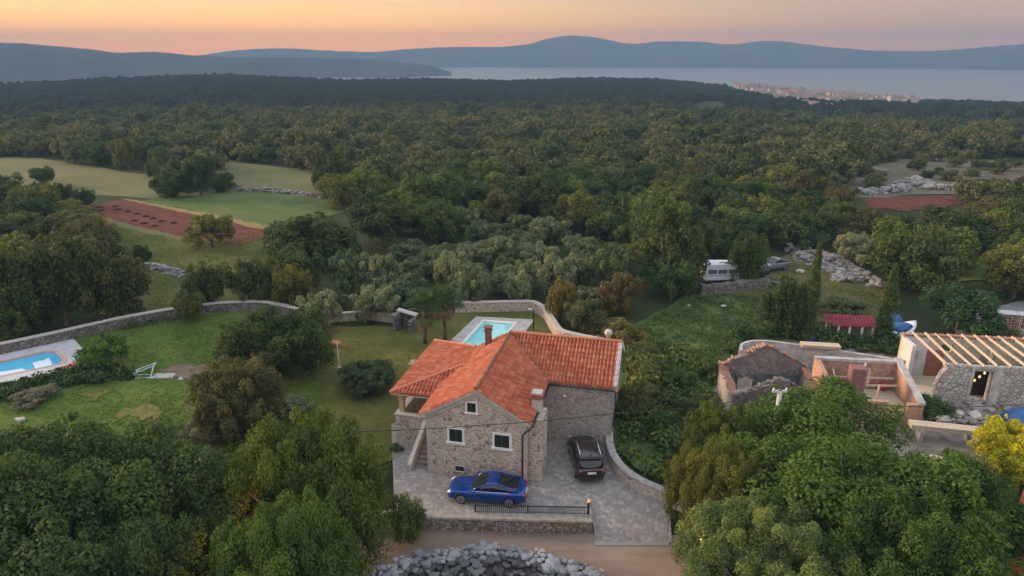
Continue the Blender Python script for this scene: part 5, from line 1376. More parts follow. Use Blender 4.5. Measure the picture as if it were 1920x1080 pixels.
def clumps(n, seed, low=.12, shape=1.0, r0=.24, r1=.40, lobes=5):
    """clump centres in a crown of radius 1 and height 1, uneven: built round a few lobes"""
    g = np.random.default_rng(seed)
    L = []
    for i in range(lobes):
        a = 6.283 * i / lobes + g.uniform(-.5, .5); q = g.uniform(.30, .58); L.append((q * math.cos(a), q * math.sin(a), g.uniform(.35, .66), g.uniform(.42, .6)))
    L.append((g.uniform(-.15, .15), g.uniform(-.15, .15), .66, .5))
    C, Q = [], []
    while len(C) < n:
        l = L[g.integers(len(L))]
        d = g.normal(size=3); d /= np.linalg.norm(d)
        q = l[3] * g.uniform(.45, 1.0) ** .6
        p = np.array([l[0] + d[0] * q, l[1] + d[1] * q, l[2] + d[2] * q * .62 * shape])
        r = g.uniform(r0, r1) * .55
        if p[2] < low or math.hypot(p[0], p[1]) > 1.0 - r * .6 or p[2] > 1.0 - r * .5: continue
        C.append(p); Q.append(r)
    return np.array(C), np.array(Q)
def trunk_mesh(name, seed, limbs=5, r=.06, top=.6):
    rng = random.Random(seed); mb = MB()
    lean = (rng.uniform(-.06, .06), rng.uniform(-.06, .06))
    mb.tube([(0, 0, -.04), (lean[0] * .4, lean[1] * .4, .14), (lean[0], lean[1], .3), (lean[0] * 1.3, lean[1] * 1.2, top)], [r * 1.35, r, r * .8, r * .25], 8)
    for i in range(limbs):
        a = 6.283 * i / limbs + rng.uniform(-.4, .4); z0 = rng.uniform(.14, .32); q = rng.uniform(.45, .75)
        mb.tube([(lean[0] * z0 * 3, lean[1] * z0 * 3, z0), (q * .4 * math.cos(a), q * .4 * math.sin(a), z0 + .14), (q * math.cos(a), q * math.sin(a), z0 + rng.uniform(.22, .45))], [r * .55, r * .38, r * .1], 6)
    me = bpy.data.meshes.new(name); me.from_pydata(mb.v, [], mb.f); me.materials.append(M_BARK); me.polygons.foreach_set('use_smooth', [True] * len(me.polygons))
    return me
def ragged(C, Q, seed, k=.8, per=100):
    """small sprays standing out of the clumps, so that the outline is uneven"""
    g = np.random.default_rng(seed + 91); n = int(len(C) * k); i = g.integers(0, len(C), n)
    d = g.normal(size=(n, 3)); d[:, 2] += .5; d /= np.linalg.norm(d, axis=1)[:, None]
    C2 = C[i] + d * (Q[i] * g.uniform(.9, 1.35, n))[:, None]; Q2 = Q[i] * g.uniform(.22, .5, n)
    C2[:, 2] = np.clip(C2[:, 2], .03, 1.06)
    CC, QQ = np.vstack([C, C2]), np.concatenate([Q, Q2])
    return CC, QQ, np.maximum(6, (per * (QQ / Q.mean()) ** 1.7)).astype(int)
PROTO = {}
def proto(kind, i):
    k = (kind, i)
    if k in PROTO: return PROTO[k]
    s = hash_(kind) + i * 7
    if kind == 'oak': C, Q, pr = ragged(*clumps(80, s), s, .7, 115); cm = leaves('crown', C, Q, pr, .043, s, .55, zs=1.35); tm = trunk_mesh('trunk', s)
    elif kind == 'bush': C, Q = clumps(70, s, low=.04, r0=.2, r1=.36); cm = leaves('crown', C, Q, 120, .043, s, .52, zs=1.3); tm = trunk_mesh('trunk', s, 4, .05, .5)
    elif kind == 'olive': C, Q = clumps(75, s, low=.06, r0=.16, r1=.36, lobes=7); cm = leaves('crown', C, Q, 85, .072, s, .26, up=.6, inner=.35, drop=-.5, zs=1.2); tm = trunk_mesh('trunk', s, 5, .07)
    elif kind == 'low': C, Q = clumps(48, s, r0=.28, r1=.50); cm = leaves('crown', C, Q, 48, .078, s, .6, inner=.1, zs=1.25); tm = trunk_mesh('trunk', s, 3, .05)
    elif kind == 'big': C, Q = clumps(230, s, low=.06, r0=.13, r1=.30, lobes=8); C, Q, pr = ragged(C, Q, s, 1.0, 540); cm = leaves('crown', C, Q, pr, .0135, s, .55, inner=.3, zs=1.05); tm = trunk_mesh('trunk', s, 8, .05)
    elif kind == 'bigolive': C, Q = clumps(190, s, low=.06, r0=.13, r1=.30, lobes=8); C, Q, pr = ragged(C, Q, s, 1.0, 430); cm = leaves('crown', C, Q, pr, .021, s, .26, up=.6, inner=.35, drop=-.3, zs=1.4); tm = trunk_mesh('trunk', s, 8, .05)
    elif kind == 'round': C, Q = clumps(230, s, low=.02, r0=.15, r1=.32, lobes=9); C, Q, pr = ragged(C, Q, s, .7, 230); cm = leaves('crown', C, Q, pr, .024, s, .5, up=.8, inner=.25, drop=0, zs=1.45); tm = trunk_mesh('trunk', s, 6, .05)
    PROTO[k] = (cm, tm); return PROTO[k]
def hash_(k): return sum(ord(c) * (j + 3) for j, c in enumerate(k))
NAME = {'oak': 'oak_tree', 'bush': 'bush', 'olive': 'olive_tree', 'low': 'oak_tree', 'big': 'oak_tree', 'bigolive': 'olive_tree', 'round': 'evergreen_tree'}
PLACED = []
trng = random.Random(5)
def tree(x, y, w, h, kind, col, label, var=0, group=None, cat='tree', name=None, z=None, trunk=True):
    cm, tm = proto(kind, var)
    g = hz(x, y) if z is None else z
    root = thing(name or NAME[kind], label, cat, (x, y, g), trng.uniform(0, 6.28), group)
    root.scale = (w / 2, w / 2, h)
    c = bpy.data.objects.new('crown', cm); COL.objects.link(c); c.parent = root; c.color = (*col, 1)
    if trunk:
        o = bpy.data.objects.new('trunk', tm); COL.objects.link(o); o.parent = root
    PLACED.append((x, y, w / 2, h))
    return root
def tree_px(cx, yb, yt, wpx, kind, col, label, var=0, **k):
    """crown box read off the photo: centre column, foot row, top row, width"""
    f = P(cx, yb); dep = f.y * CP + CZ * SP; w = wpx * dep / F
    Y = f.y + w * .38; x = f.x * Y / f.y
    top = D(cx, yt, Y + w * .1).z
    return tree(x, Y, w * 1.06, max(.5, (top - hz(x, Y)) * 1.03), kind, col, label, var, **k)
DK, MD, LT, YL, OL, OL2, BR, AU = (.026, .042, .014), (.036, .056, .017), (.055, .078, .020), (.095, .095, .022), (.115, .132, .094), (.085, .104, .072), (.062, .050, .022), (.105, .088, .034)

# ---- near trees
tree(-20.2, 27.4, 15.5, 9.2, 'big', (.030, .052, .018), 'huge spreading green tree filling the lower left corner', 0)
tree(-9.9, 28.9, 8.5, 8.7, 'big', (.044, .064, .017), 'broad leafy tree right of the huge lower left one, beside the yard', 1)
tree(-9.4, 23.6, 6.6, 8.2, 'big', (.040, .070, .020), 'rounded green tree at the bottom edge left of the lane', 2)
tree(-16.5, 22.8, 9.0, 7.4, 'big', (.030, .056, .022), 'dark low tree at the bottom edge under the huge spreading one', 3)
tree(-30.5, 28.0, 10.0, 7.6, 'big', (.04, .066, .02), 'leafy tree cut by the left edge near the bottom', 1)
tree(-5.9, 31.9, 2.6, 3.0, 'bush', (.05, .07, .022), 'small leafy bush at the left end of the lane wall', 0, cat='bush')
tree(17.6, 31.2, 17.4, 7.3, 'big', (.036, .066, .014), 'huge broad green tree in front of the building site', 4)
tree(10.9, 31.6, 5.6, 6.4, 'big', (.06, .066, .018), 'olive tinged tree at the left flank of the huge right tree', 2)
tree(11.2, 25.3, 8.2, 7.0, 'bigolive', (.070, .098, .040), 'grey green olive tree at the bottom edge right of the lane', 0)
tree(17.3, 25.6, 9.6, 7.2, 'big', (.032, .060, .015), 'dark green tree at the bottom right beside the tiled roof', 3)
tree(22.2, 29.0, 7.4, 6.6, 'big', (.030, .056, .017), 'small dark tree between the yellow tree and the red roof', 1)
tree_px(1878, 935, 782, 150, 'round', (.20, .20, .014), 'bright yellow tree at the right edge below the building site', 1, name='broadleaf_tree')
tree_px(1330, 930, 750, 120, 'round', (.05, .066, .018), 'yellowish leafy tree left of the concrete pole', 2)
tree_px(1420, 860, 762, 140, 'round', (.095, .085, .018), 'yellow green tree at the foot of the concrete pole', 4)
tree_px(530, 742, 572, 222, 'round', (.026, .043, .013), 'dense dark rounded evergreen left of the house', 3)
tree_px(458, 842, 668, 172, 'round', (.058, .058, .026), 'mottled olive brown tree in front of the dark rounded evergreen', 2, name='broadleaf_tree')
tree_px(400, 836, 782, 110, 'bush', (.085, .088, .062), 'low grey green bush in front of the mottled tree', 1, cat='bush')
tree_px(545, 800, 742, 100, 'olive', OL2, 'silvery olive bush between the mottled tree and the near leafy tree', 0)
tree_px(692, 750, 672, 118, 'round', (.038, .054, .034), 'rounded grey green shrub on the lawn left of the house porch', 1, name='shrub', cat='shrub')
tree_px(202, 706, 634, 98, 'oak', (.034, .075, .018), 'bright green bush at the end of the left pool', 3, name='bush', cat='bush')
tree_px(362, 612, 545, 60, 'oak', (.058, .066, .026), 'slim small tree standing alone at the back of the left lawn', 5)
tree_px(75, 772, 728, 90, 'bush', (.085, .085, .075), 'dry grey twiggy shrub at the near left of the lawn', 2, name='shrub', cat='shrub')
tree_px(1742, 798, 742, 78, 'bush', (.03, .06, .016), 'small green bush in the rubble below the rebuilt wall', 0, cat='bush')
tree_px(746, 852, 835, 30, 'bush', (.05, .065, .05), 'small grey green plant beside the stair wall', 1, name='shrub', cat='shrub')
# ---- hand placed middle trees: foot, top, width, kind, colour, label
HAND = [
 (1252, 560, 382, 146, 'oak', (.038, .052, .018), 'tall dark oak rising left of the white caravan', 0),
 (1256, 575, 486, 104, 'bush', (.030, .055, .018), 'dense dark green bush left of the caravan wall', 1),
 (1396, 545, 436, 76, 'oak', MD, 'leafy oak between the caravan and the grey car', 2),
 (1350, 500, 420, 90, 'oak', DK, 'dark oak directly behind the caravan', 3),
 (1705, 562, 420, 168, 'oak', (.036, .052, .018), 'big rounded oak right of the cypresses', 4),
 (1790, 640, 540, 150, 'oak', (.020, .045, .020), 'dark spreading tree beside the gravel yard', 5),
 (1893, 575, 462, 130, 'oak', (.075, .078, .022), 'yellow green oak at the right edge above the gravel yard', 6),
 (1600, 510, 440, 90, 'olive', OL, 'pale willowy olive left of the big rounded oak', 0),
 (1790, 490, 440, 56, 'olive', OL2, 'silvery olive behind the big rounded oak', 1),
 (1462, 645, 520, 92, 'oak', (.030, .046, .015), 'dark bush tree just left of the left cypress', 2),
 (1570, 605, 558, 110, 'bush', (.038, .058, .022), 'low green bush behind the red roofed shed', 2),
 (1400, 470, 405, 90, 'oak', DK, 'dark oak above the parked grey car', 1),
 (1480, 475, 380, 120, 'oak', MD, 'broad oak at the top of the rubble slope', 2),
 (1528, 470, 432, 46, 'olive', (.05, .085, .055), 'small blue green olive at the top of the tumbled walls', 2),
 (1880, 660, 612, 90, 'bush', (.05, .06, .02), 'olive green bush in front of the stone pallets', 0),
 (1560, 670, 640, 60, 'bush', (.03, .055, .018), 'low bush in front of the red roofed shed', 1),
 (1640, 672, 640, 90, 'bush', (.028, .05, .016), 'low hedge bush between the shed and the boat', 2),
 (610, 632, 546, 88, 'olive', OL, 'silvery olive at the left end of the garden olives', 0),
 (706, 612, 536, 92, 'olive', OL, 'silvery olive standing in the middle of the garden lawn edge', 1),
 (660, 560, 470, 92, 'olive', (.06, .09, .05), 'green tinted olive behind the garden olives', 2),
 (722, 566, 478, 92, 'olive', OL2, 'round grey olive behind the palms', 0),
 (776, 500, 452, 92, 'olive', (.05, .07, .05), 'dark grey olive at the upper edge of the olive grove', 1),
 (850, 560, 470, 84, 'olive', OL, 'pale olive above the palms', 2),
 (880, 585, 500, 84, 'olive', OL2, 'olive standing just behind the garden wall', 0),
 (975, 580, 512, 60, 'olive', OL, 'small silvery olive outside the garden wall', 1),
 (990, 545, 482, 56, 'olive', OL, 'bright silvery olive in the middle of the grove', 2),
 (930, 510, 445, 100, 'olive', OL2, 'wide olive in the upper right of the grove', 0),
 (1040, 560, 478, 80, 'olive', OL, 'soft grey olive right of the garden wall corner', 1),
 (1085, 540, 470, 80, 'olive', OL2, 'olive at the right side of the grove', 2),
 (1140, 560, 460, 96, 'olive', (.055, .075, .04), 'dark green olive beside the brownish bush', 0),
 (1160, 598, 508, 84, 'bush', BR, 'brownish bush left of the rough field', 0),
 (1050, 612, 525, 76, 'bush', (.085, .068, .024), 'rusty yellow bush behind the garden wall corner', 1),
 (1090, 640, 560, 96, 'bush', (.05, .055, .026), 'olive brown bush just outside the garden wall', 2),
 (1165, 665, 596, 110, 'bush', (.085, .075, .028), 'tan leaved bush behind the end of the house', 0),
 (600, 520, 400, 200, 'oak', (.028, .042, .013), 'huge dark oak at the near corner of the crop field', 0),
 (540, 480, 420, 90, 'oak', MD, 'oak beside the tip of the ploughed field', 3),
 (715, 475, 378, 150, 'oak', (.028, .038, .014), 'dark brownish oak above the olive grove', 1),
 (820, 465, 378, 110, 'oak', MD, 'green oak above the middle of the olive grove', 2),
 (400, 474, 402, 98, 'bush', (.075, .078, .020), 'round yellow green tree in front of the ploughed field', 2),
 (388, 590, 490, 76, 'oak', DK, 'dark oak behind the back wall of the left lawn', 4),
 (470, 585, 488, 92, 'oak', (.034, .045, .016), 'round oak at the far end of the left lawn', 5),
 (552, 592, 494, 82, 'oak', (.055, .058, .018), 'bronze green oak beside the garden olives', 6),
 (60, 640, 470, 130, 'oak', (.032, .048, .018), 'dark oak behind the left pool wall', 0),
 (130, 630, 452, 150, 'oak', (.034, .042, .016), 'tall dark oak in the clump behind the left pool', 1),
 (230, 618, 480, 140, 'oak', (.036, .040, .016), 'dark oak at the right of the clump behind the pool', 2),
 (15, 660, 580, 90, 'bush', (.036, .055, .02), 'leafy bush at the left edge above the pool', 1),
 (272, 500, 460, 34, 'oak', DK, 'tiny dark tree alone in the pasture', 3),
 (215, 492, 462, 40, 'oak', DK, 'small dark tree left of the lone pasture tree', 4),
 (625, 372, 278, 66, 'oak', (.036, .046, .018), 'tall oak standing at the end of the crop field', 5),
 (378, 372, 290, 66, 'oak', DK, 'tall dark oak on the edge between meadow and crop field', 6),
 (328, 376, 322, 76, 'oak', DK, 'round dark oak left of the crop field', 7),
 (300, 334, 276, 52, 'oak', MD, 'round oak at the right end of the pale meadow', 0),
 (420, 362, 322, 50, 'bush', DK, 'low dark bush at the top of the crop field', 0),
 (86, 352, 314, 54, 'oak', MD, 'single round tree in the pale meadow', 1),
 (118, 392, 344, 46, 'oak', (.022, .036, .018), 'dark blue green tree below the pale meadow', 2),
 (60, 392, 345, 50, 'oak', (.026, .042, .022), 'bluish oak left of the dark meadow tree', 3),
 (160, 392, 352, 40, 'oak', DK, 'small dark tree at the left end of the ploughed field', 4),
 (10, 385, 325, 76, 'oak', DK, 'dark oak at the left edge below the meadow', 5),
 (40, 462, 398, 110, 'bush', (.048, .066, .02), 'wide green bush at the left edge beside the field hedge', 1),
 (130, 455, 395, 110, 'bush', (.055, .06, .022), 'olive green hedge bush beside the ploughed field', 2),
 (190, 450, 400, 60, 'bush', AU, 'tan hedge bush at the corner of the ploughed field', 0),
 (245, 322, 258, 56, 'oak', (.055, .062, .018), 'yellowish oak at the top edge of the pale meadow', 6),
 (190, 314, 258, 56, 'oak', MD, 'green oak at the top edge of the pale meadow', 7),
]
for h in HAND:
    nm = {'bush': 'bush'}.get(h[4])
    tree_px(*h[:6], h[6], h[7], cat='bush' if h[4] == 'bush' else 'tree')
# ---- cypresses
def cypress(label, cx, yb, yt, wpx, seed):
    g = np.random.default_rng(seed); f = P(cx, yb); dep = f.y * CP + CZ * SP; w = wpx * dep / F * .95; h = D(cx, yt, f.y + .3).z
    n = 150; k = g.uniform(.02, 1, n) ** .9; a = g.uniform(0, 6.28, n)
    rad = np.minimum(1, (1 - k) * 1.9 + .06) * np.minimum(1, k * 8 + .55)
    C = np.stack([np.cos(a) * rad * .5 * g.uniform(.6, 1.05, n), np.sin(a) * rad * .5 * g.uniform(.6, 1.05, n), k * .97], 1)
    cm = leaves('crown', C * np.array([w / 2, w / 2, h]), (.12 + .28 * rad) * w / 2 + .05, 90, .12, seed, .3, up=1.5, drop=-2.5, stretch=(1, 1, 2.0))
    root = thing('cypress_tree', label, 'tree', (f.x, f.y + .4, 0))
    c = link_mesh('crown', cm, None, root); c.color = (.040, .062, .020, 1)
    mb = MB(); mb.tube([(0, 0, -.2), (0, 0, h * .8)], [.16, .03], 8); mb.build('trunk', M_BARK, root)
    PLACED.append((f.x, f.y, w / 2, h))
cypress('slender tall cypress, the left one of the pair by the red shed', 1514, 645, 452, 34, 1)
cypress('thicker cypress beside the small white boat', 1657, 648, 496, 42, 2)
# ---- palms
def palm(label, cx, yb, yt, wpx, seed):
    rng = random.Random(seed); f = P(cx, yb); dep = f.y * CP + CZ * SP; w = wpx * dep / F; h = D(cx, yt, f.y).z
    root = thing('palm_tree', label, 'tree', (f.x, f.y, 0))
    mb = MB(); th = h * .72; mb.tube([(0, 0, -.2), (.05, 0, th * .3), (.02, .03, th * .7), (0, 0, th)], [.2, .17, .2, .16], 10); mb.build('trunk', M_BARK, root, smooth=True)
    def fronds(n, e0, e1, L):
        mb = MB()
        for i in range(n):
            a = rng.uniform(0, 6.28); el = rng.uniform(e0, e1); l = L * rng.uniform(.8, 1.1)
            d = Vector((math.cos(a) * math.cos(el), math.sin(a) * math.cos(el), math.sin(el))); o = Vector((0, 0, th - rng.uniform(0, .25)))
            tip = o + d * l * .6; mb.tube([o, tip], [.025, .012], 4)
            s = d.cross(Vector((0, 0, 1))).normalized(); u = s.cross(d).normalized()
            for q in range(11):
                b_ = (q / 10 - .5) * 2.5; ld = (d * math.cos(b_) + s * math.sin(b_)); le = l * .55 * (1 - .25 * abs(b_) / 1.25)
                e = tip + ld * le + Vector((0, 0, -.18 * le)); m_ = tip + ld * le * .55; wv = ld.cross(u).normalized() * .045
                mb.add([tip, m_ + wv, e, m_ - wv], [(0, 1, 2, 3)])
        return mb
    c = fronds(46, -.35, 1.3, w * .52).build('crown', M_LEAF, root); c.color = (.045, .075, .024, 1)
    c = fronds(22, -1.35, -.7, w * .42).build('dead_fronds', plain('dead_palm', (.17, .12, .06), .9, .1, .3), root)
    PLACED.append((f.x, f.y, w / 2, h))
palm('fan palm with a bare trunk in front, standing left of the house pool', 797, 645, 552, 78, 1)
palm('fan palm half behind the other, nearest the house pool', 834, 640, 535, 78, 2)

# ---- ivy and bramble masses, hedge strip
def mass(name, label, poly_px, n, hmax, col, seed, leaf=.16, per=55, world=None, rmin=.45, rmax=1.1):
    g = random.Random(seed); W = [P(*p).to_2d() for p in poly_px]
    def inside(x, y):
        c = False; j = len(W) - 1
        for i in range(len(W)):
            if (W[i].y > y) != (W[j].y > y) and x < (W[j].x - W[i].x) * (y - W[i].y) / (W[j].y - W[i].y) + W[i].x: c = not c
            j = i
        return c
    C, Q = [], []; xs = [p.x for p in W]; ys = [p.y for p in W]
    while len(C) < n:
        x, y = g.uniform(min(xs), max(xs)), g.uniform(min(ys), max(ys))
        if inside(x, y):
            bump_ = .5 + .5 * math.sin(x * .9 + seed) * math.cos(y * .7); r = g.uniform(rmin, rmax)
            C.append((x, y, hmax * bump_ * g.uniform(.3, 1))); Q.append(r)
    me = leaves(name, np.array(C), np.array(Q), per, leaf, seed, .55, up=.5)
    o = link_mesh(name, me, None); o.color = (*col, 1); return tag(o, label, 'undergrowth', kind='stuff')
mass('bramble_thicket', 'dark ivy and bramble thicket between the driveway wall and the ruin', [(1165, 660), (1235, 640), (1330, 700), (1350, 760), (1290, 800), (1268, 920), (1200, 895), (1155, 850), (1150, 800), (1180, 740)], 130, 1.0, (.048, .072, .022), 1, per=80)
for i, (px_, yb_, yt_, w_, c_, l_) in enumerate([(1205, 700, 640, 80, (.06, .072, .028), 'pale green bush at the top of the thicket beside the house end'), (1190, 800, 712, 76, (.072, .082, .032), 'pale climbing bush in the thicket beside the house wall'), (1262, 745, 690, 84, (.034, .062, .018), 'dark green bush in the middle of the thicket'), (1232, 838, 775, 80, (.026, .05, .016), 'dark low bush above the curving driveway wall'), (1305, 800, 742, 70, (.05, .066, .024), 'grey green bush left of the ruin'), (1322, 716, 668, 66, (.05, .072, .022), 'leafy bush at the lower edge of the rough field'), (1262, 672, 634, 62, (.06, .075, .026), 'small bush in the rough field near the house end'), (1385, 672, 640, 50, (.05, .07, .022), 'small bush at the rounded end of the concrete wall')]):
    tree_px(px_, yb_, yt_, w_, 'bush', c_, l_, i % 3, cat='bush')
mass('bramble_thicket', 'pale green bramble patches climbing beside the end of the house', [(1180, 690), (1230, 690), (1240, 790), (1190, 800)], 50, 2.6, (.06, .072, .026), 2, per=120)
mass('hedge', 'low dark hedge below the left pool', [(-60, 752), (0, 736), (110, 706), (170, 690), (240, 700), (250, 712), (120, 728), (0, 756), (-60, 770)], 170, .7, (.022, .042, .016), 3, rmin=.3, rmax=.7)
mass('hedge', 'grey green plants growing along the back wall of the left lawn', [(225, 612), (300, 596), (345, 588), (345, 600), (300, 608), (232, 620)], 60, .7, (.055, .07, .05), 4, rmin=.25, rmax=.5, leaf=.1)
mass('bramble_thicket', 'green bushes behind the ruin along the concrete wall', [(1380, 640), (1480, 630), (1540, 640), (1680, 652), (1690, 664), (1560, 648), (1430, 630), (1380, 655)], 120, 1.2, (.026, .048, .016), 5)
mass('bramble_thicket', 'weeds growing over the rough field right of the house', [(1200, 612), (1290, 560), (1430, 556), (1470, 600), (1440, 640), (1390, 680), (1340, 690), (1230, 640)], 200, .35, (.04, .066, .024), 6, leaf=.12, per=28, rmin=.25, rmax=.6)

# ---- grass tufts on the near lawns
g = np.random.default_rng(4)
def tufts(poly_px, n, hgt, col, name, label, seed):
    W = np.array([P(*p).to_2d() for p in poly_px]); gg = np.random.default_rng(seed)
    p = gg.uniform(W.min(0), W.max(0), (n * 3, 2)); ins = np.zeros(len(p), bool); j = len(W) - 1
    for i in range(len(W)):
        c = ((W[i, 1] > p[:, 1]) != (W[j, 1] > p[:, 1])) & (p[:, 0] < (W[j, 0] - W[i, 0]) * (p[:, 1] - W[i, 1]) / (W[j, 1] - W[i, 1] + 1e-9) + W[i, 0]); ins ^= c; j = i
    p = p[ins][:n]
    dens = np.sin(p[:, 0] * .5) * np.cos(p[:, 1] * .37) + np.sin(p[:, 0] * 1.3 + p[:, 1] * .9) * .6
    p = p[dens + gg.normal(0, .6, len(p)) > -.3]; m = len(p)
    C = np.stack([p[:, 0], p[:, 1], height(p[:, 0], p[:, 1]) + .03], 1)
    me = leaves(name, C, np.full(m, .14), 7, hgt, seed, .14, up=1.5, inner=.6, drop=-3)
    o = link_mesh(name, me, None); o.color = (*col, 1); tag(o, label, 'grass', kind='stuff')
tufts([(130, 640), (250, 606), (380, 592), (500, 590), (590, 640), (600, 800), (500, 860), (0, 860), (0, 760), (180, 720), (230, 650)], 16000, .11, (.06, .10, .02), 'lawn_tufts', 'uneven grass tufts on the left lawn', 1)
tufts([(650, 640), (740, 640), (830, 650), (760, 700), (730, 760), (690, 830), (620, 760)], 2500, .07, (.065, .066, .02), 'garden_tufts', 'dry grass tufts on the house lawn', 2)
tufts([(1190, 612), (1290, 558), (1430, 553), (1480, 600), (1490, 655), (1380, 700), (1240, 680)], 15000, .16, (.055, .085, .028), 'field_tufts', 'tall weedy grass on the rough field', 3)
tufts([(210, 425), (350, 455), (520, 440), (560, 470), (470, 510), (400, 590), (280, 580), (250, 500)], 7000, .14, (.09, .098, .03), 'pasture_tufts', 'dry grass tufts in the rough pasture', 4)
tufts([(1370, 545), (1480, 480), (1600, 500), (1680, 570), (1640, 620), (1480, 600)], 5000, .15, (.075, .08, .03), 'yard_tufts', 'trodden grass tufts round the caravan yard', 5)

# ---- the woodland between fields and sea
CLEAR = [
 [(-200, 288), (70, 296), (200, 316), (298, 334), (300, 368), (190, 362), (140, 352), (-200, 340)],
 [(400, 299), (520, 315), (590, 325), (592, 360), (500, 350), (430, 335)],
 [(180, 385), (262, 370), (440, 357), (560, 366), (650, 384), (610, 402), (530, 434), (460, 457), (340, 444), (205, 412)],
 [(215, 428), (340, 458), (500, 455), (490, 480), (360, 490), (300, 515), (335, 575), (275, 570), (250, 500)],
 [(1612, 370), (1700, 366), (1796, 366), (1806, 384), (1640, 392)],
 [(1660, 345), (1720, 336), (1780, 345), (1800, 362), (1640, 364)],
 [(1318, 494), (1380, 494), (1475, 478), (1490, 462), (1600, 470), (1680, 560), (1640, 600), (1480, 550), (1420, 535), (1318, 560)],
 [(1366, 151), (1500, 159), (1600, 169), (1725, 181), (1725, 187), (1560, 186), (1440, 176), (1366, 164)],
 [(1770, 490), (1860, 480), (1860, 510), (1790, 520)],
 [(1296, 192), (1356, 189), (1358, 200), (1306, 203)],
]
def in_poly(x, y, W):
    c = False; j = len(W) - 1
    for i in range(len(W)):
        if (W[i][1] > y) != (W[j][1] > y) and x < (W[j][0] - W[i][0]) * (y - W[i][1]) / (W[j][1] - W[i][1]) + W[i][0]: c = not c
        j = i
    return c
OLIVE_ZONE = [(560, 520), (640, 470), (760, 440), (900, 430), (1000, 420), (1200, 470), (1180, 560), (1040, 600), (860, 570), (600, 620)]
NOGO = [(-400, 2000), (-400, 650), (140, 632), (250, 603), (380, 590), (520, 582), (600, 600), (640, 575), (860, 585), (870, 572), (1020, 575), (1120, 610), (1190, 600), (1300, 545), (1330, 470), (1480, 462), (1700, 560), (2400, 560), (2400, 2000)]
rng = random.Random(31)
cand = []
r = 62.0
while r < 790:
    sp = 5.4 if r < 160 else (6.2 if r < 330 else max(3.4, 6.2 - (r - 330) * .0085))
    az = R(-44)
    while az < R(44):
        q = r + rng.uniform(-.5, .5) * sp; a = az + rng.uniform(-.5, .5) * sp / r
        az += sp / r
        x, y = q * math.sin(a), q * math.cos(a)
        Rm = float(np.interp(a, _rt, _rR))
        if q > Rm + 10: continue
        z = hz(x, y); px_, py_ = PX(x, y, z)
        if px_ < -420 or px_ > 2340: continue
        if in_poly(px_, py_, NOGO): continue
        big = rng.random()
        w = rng.uniform(5.0, 9.4) + (1.8 if big > .88 else 0) - (1.8 if big < .12 else 0); h = w * rng.uniform(.45, .8)
        if in_poly(px_, py_, OLIVE_ZONE): w *= .72; h *= .62
        if 300 < q < 700 and px_ < 1500: h *= .85
        if q > 330:
            k_ = 1 - .55 * min(1, (q - 330) / 330); w *= k_; h *= k_
        if in_poly(px_, py_, [(1560, 366), (1600, 312), (1720, 292), (1960, 300), (1960, 372)]):
            if rng.random() < .45: continue
            w *= .55; h *= .45
        bad = False
        for W in CLEAR:
            for (dx, fz) in ((0, .0), (0, .45), (0, .92), (-.42, .4), (.42, .4), (-.25, .75), (.25, .75)):
                if in_poly(*PX(x + dx * w, y, z + fz * h), W): bad = True; break
            if bad: break
        if bad: continue
        if q < 700 and any((x - t_[0]) ** 2 + (y - t_[1]) ** 2 < (t_[2] * .8 + w * .25) ** 2 for t_ in PLACED): continue
        if q > 480 and px_ > 1300 and min(((x - s_[0]) ** 2 + (y - s_[1]) ** 2 for s_ in TOWN_SPOTS), default=1e9) < 45: continue
        cand.append((q, x, y, z, w, h, px_, py_))
    r += sp * .92
cand.sort(key=lambda c: c[0] + (500 if c[6] < -90 or c[6] > 2010 else 0))
N_IND = 300 - len(PLACED) - 4
print('hand trees', len(PLACED), 'candidates', len(cand), 'individual up to', cand[N_IND][0])
TONES = [('dark green', DK), ('mid green', MD), ('light green', LT), ('yellowish', (.066, .074, .022)), ('brownish', (.048, .047, .02)), ('deep green', (.030, .048, .018))]
ZONES = [(lambda p, q: p < 330, 'at the left between the fields and the lawn'), (lambda p, q: p < 640, 'round the edges of the crop field'), (lambda p, q: p < 1000, 'on the slope above the olive grove'), (lambda p, q: p < 1320, 'in the woodland behind the tall dark oak'), (lambda p, q: p < 1650, 'in the woodland behind the caravan yard'), (lambda p, q: True, 'in the woodland at the far right')]
for i, (q, x, y, z, w, h, px_, py_) in enumerate(cand[:N_IND]):
    ol = in_poly(px_, py_, OLIVE_ZONE)
    zn_ = next(n for f, n in ZONES if f(px_, py_))
    if ol:
        tree(x, y, w, h, 'olive', rng.choice([OL, OL2, (.06, .082, .05)]), 'grey green olive tree among others in the grove behind the house garden', rng.randrange(3), group='olive trees in the grove')
    else:
        tn, col = rng.choice(TONES); k = rng.uniform(.85, 1.15)
        tree(x, y, w, h, rng.choice(['oak', 'oak', 'bush']), tuple(c * k for c in col), f'{tn} oak {zn_}', rng.randrange(6), name='oak_tree', group=f'{tn} oaks {zn_}')
rest = cand[N_IND:]
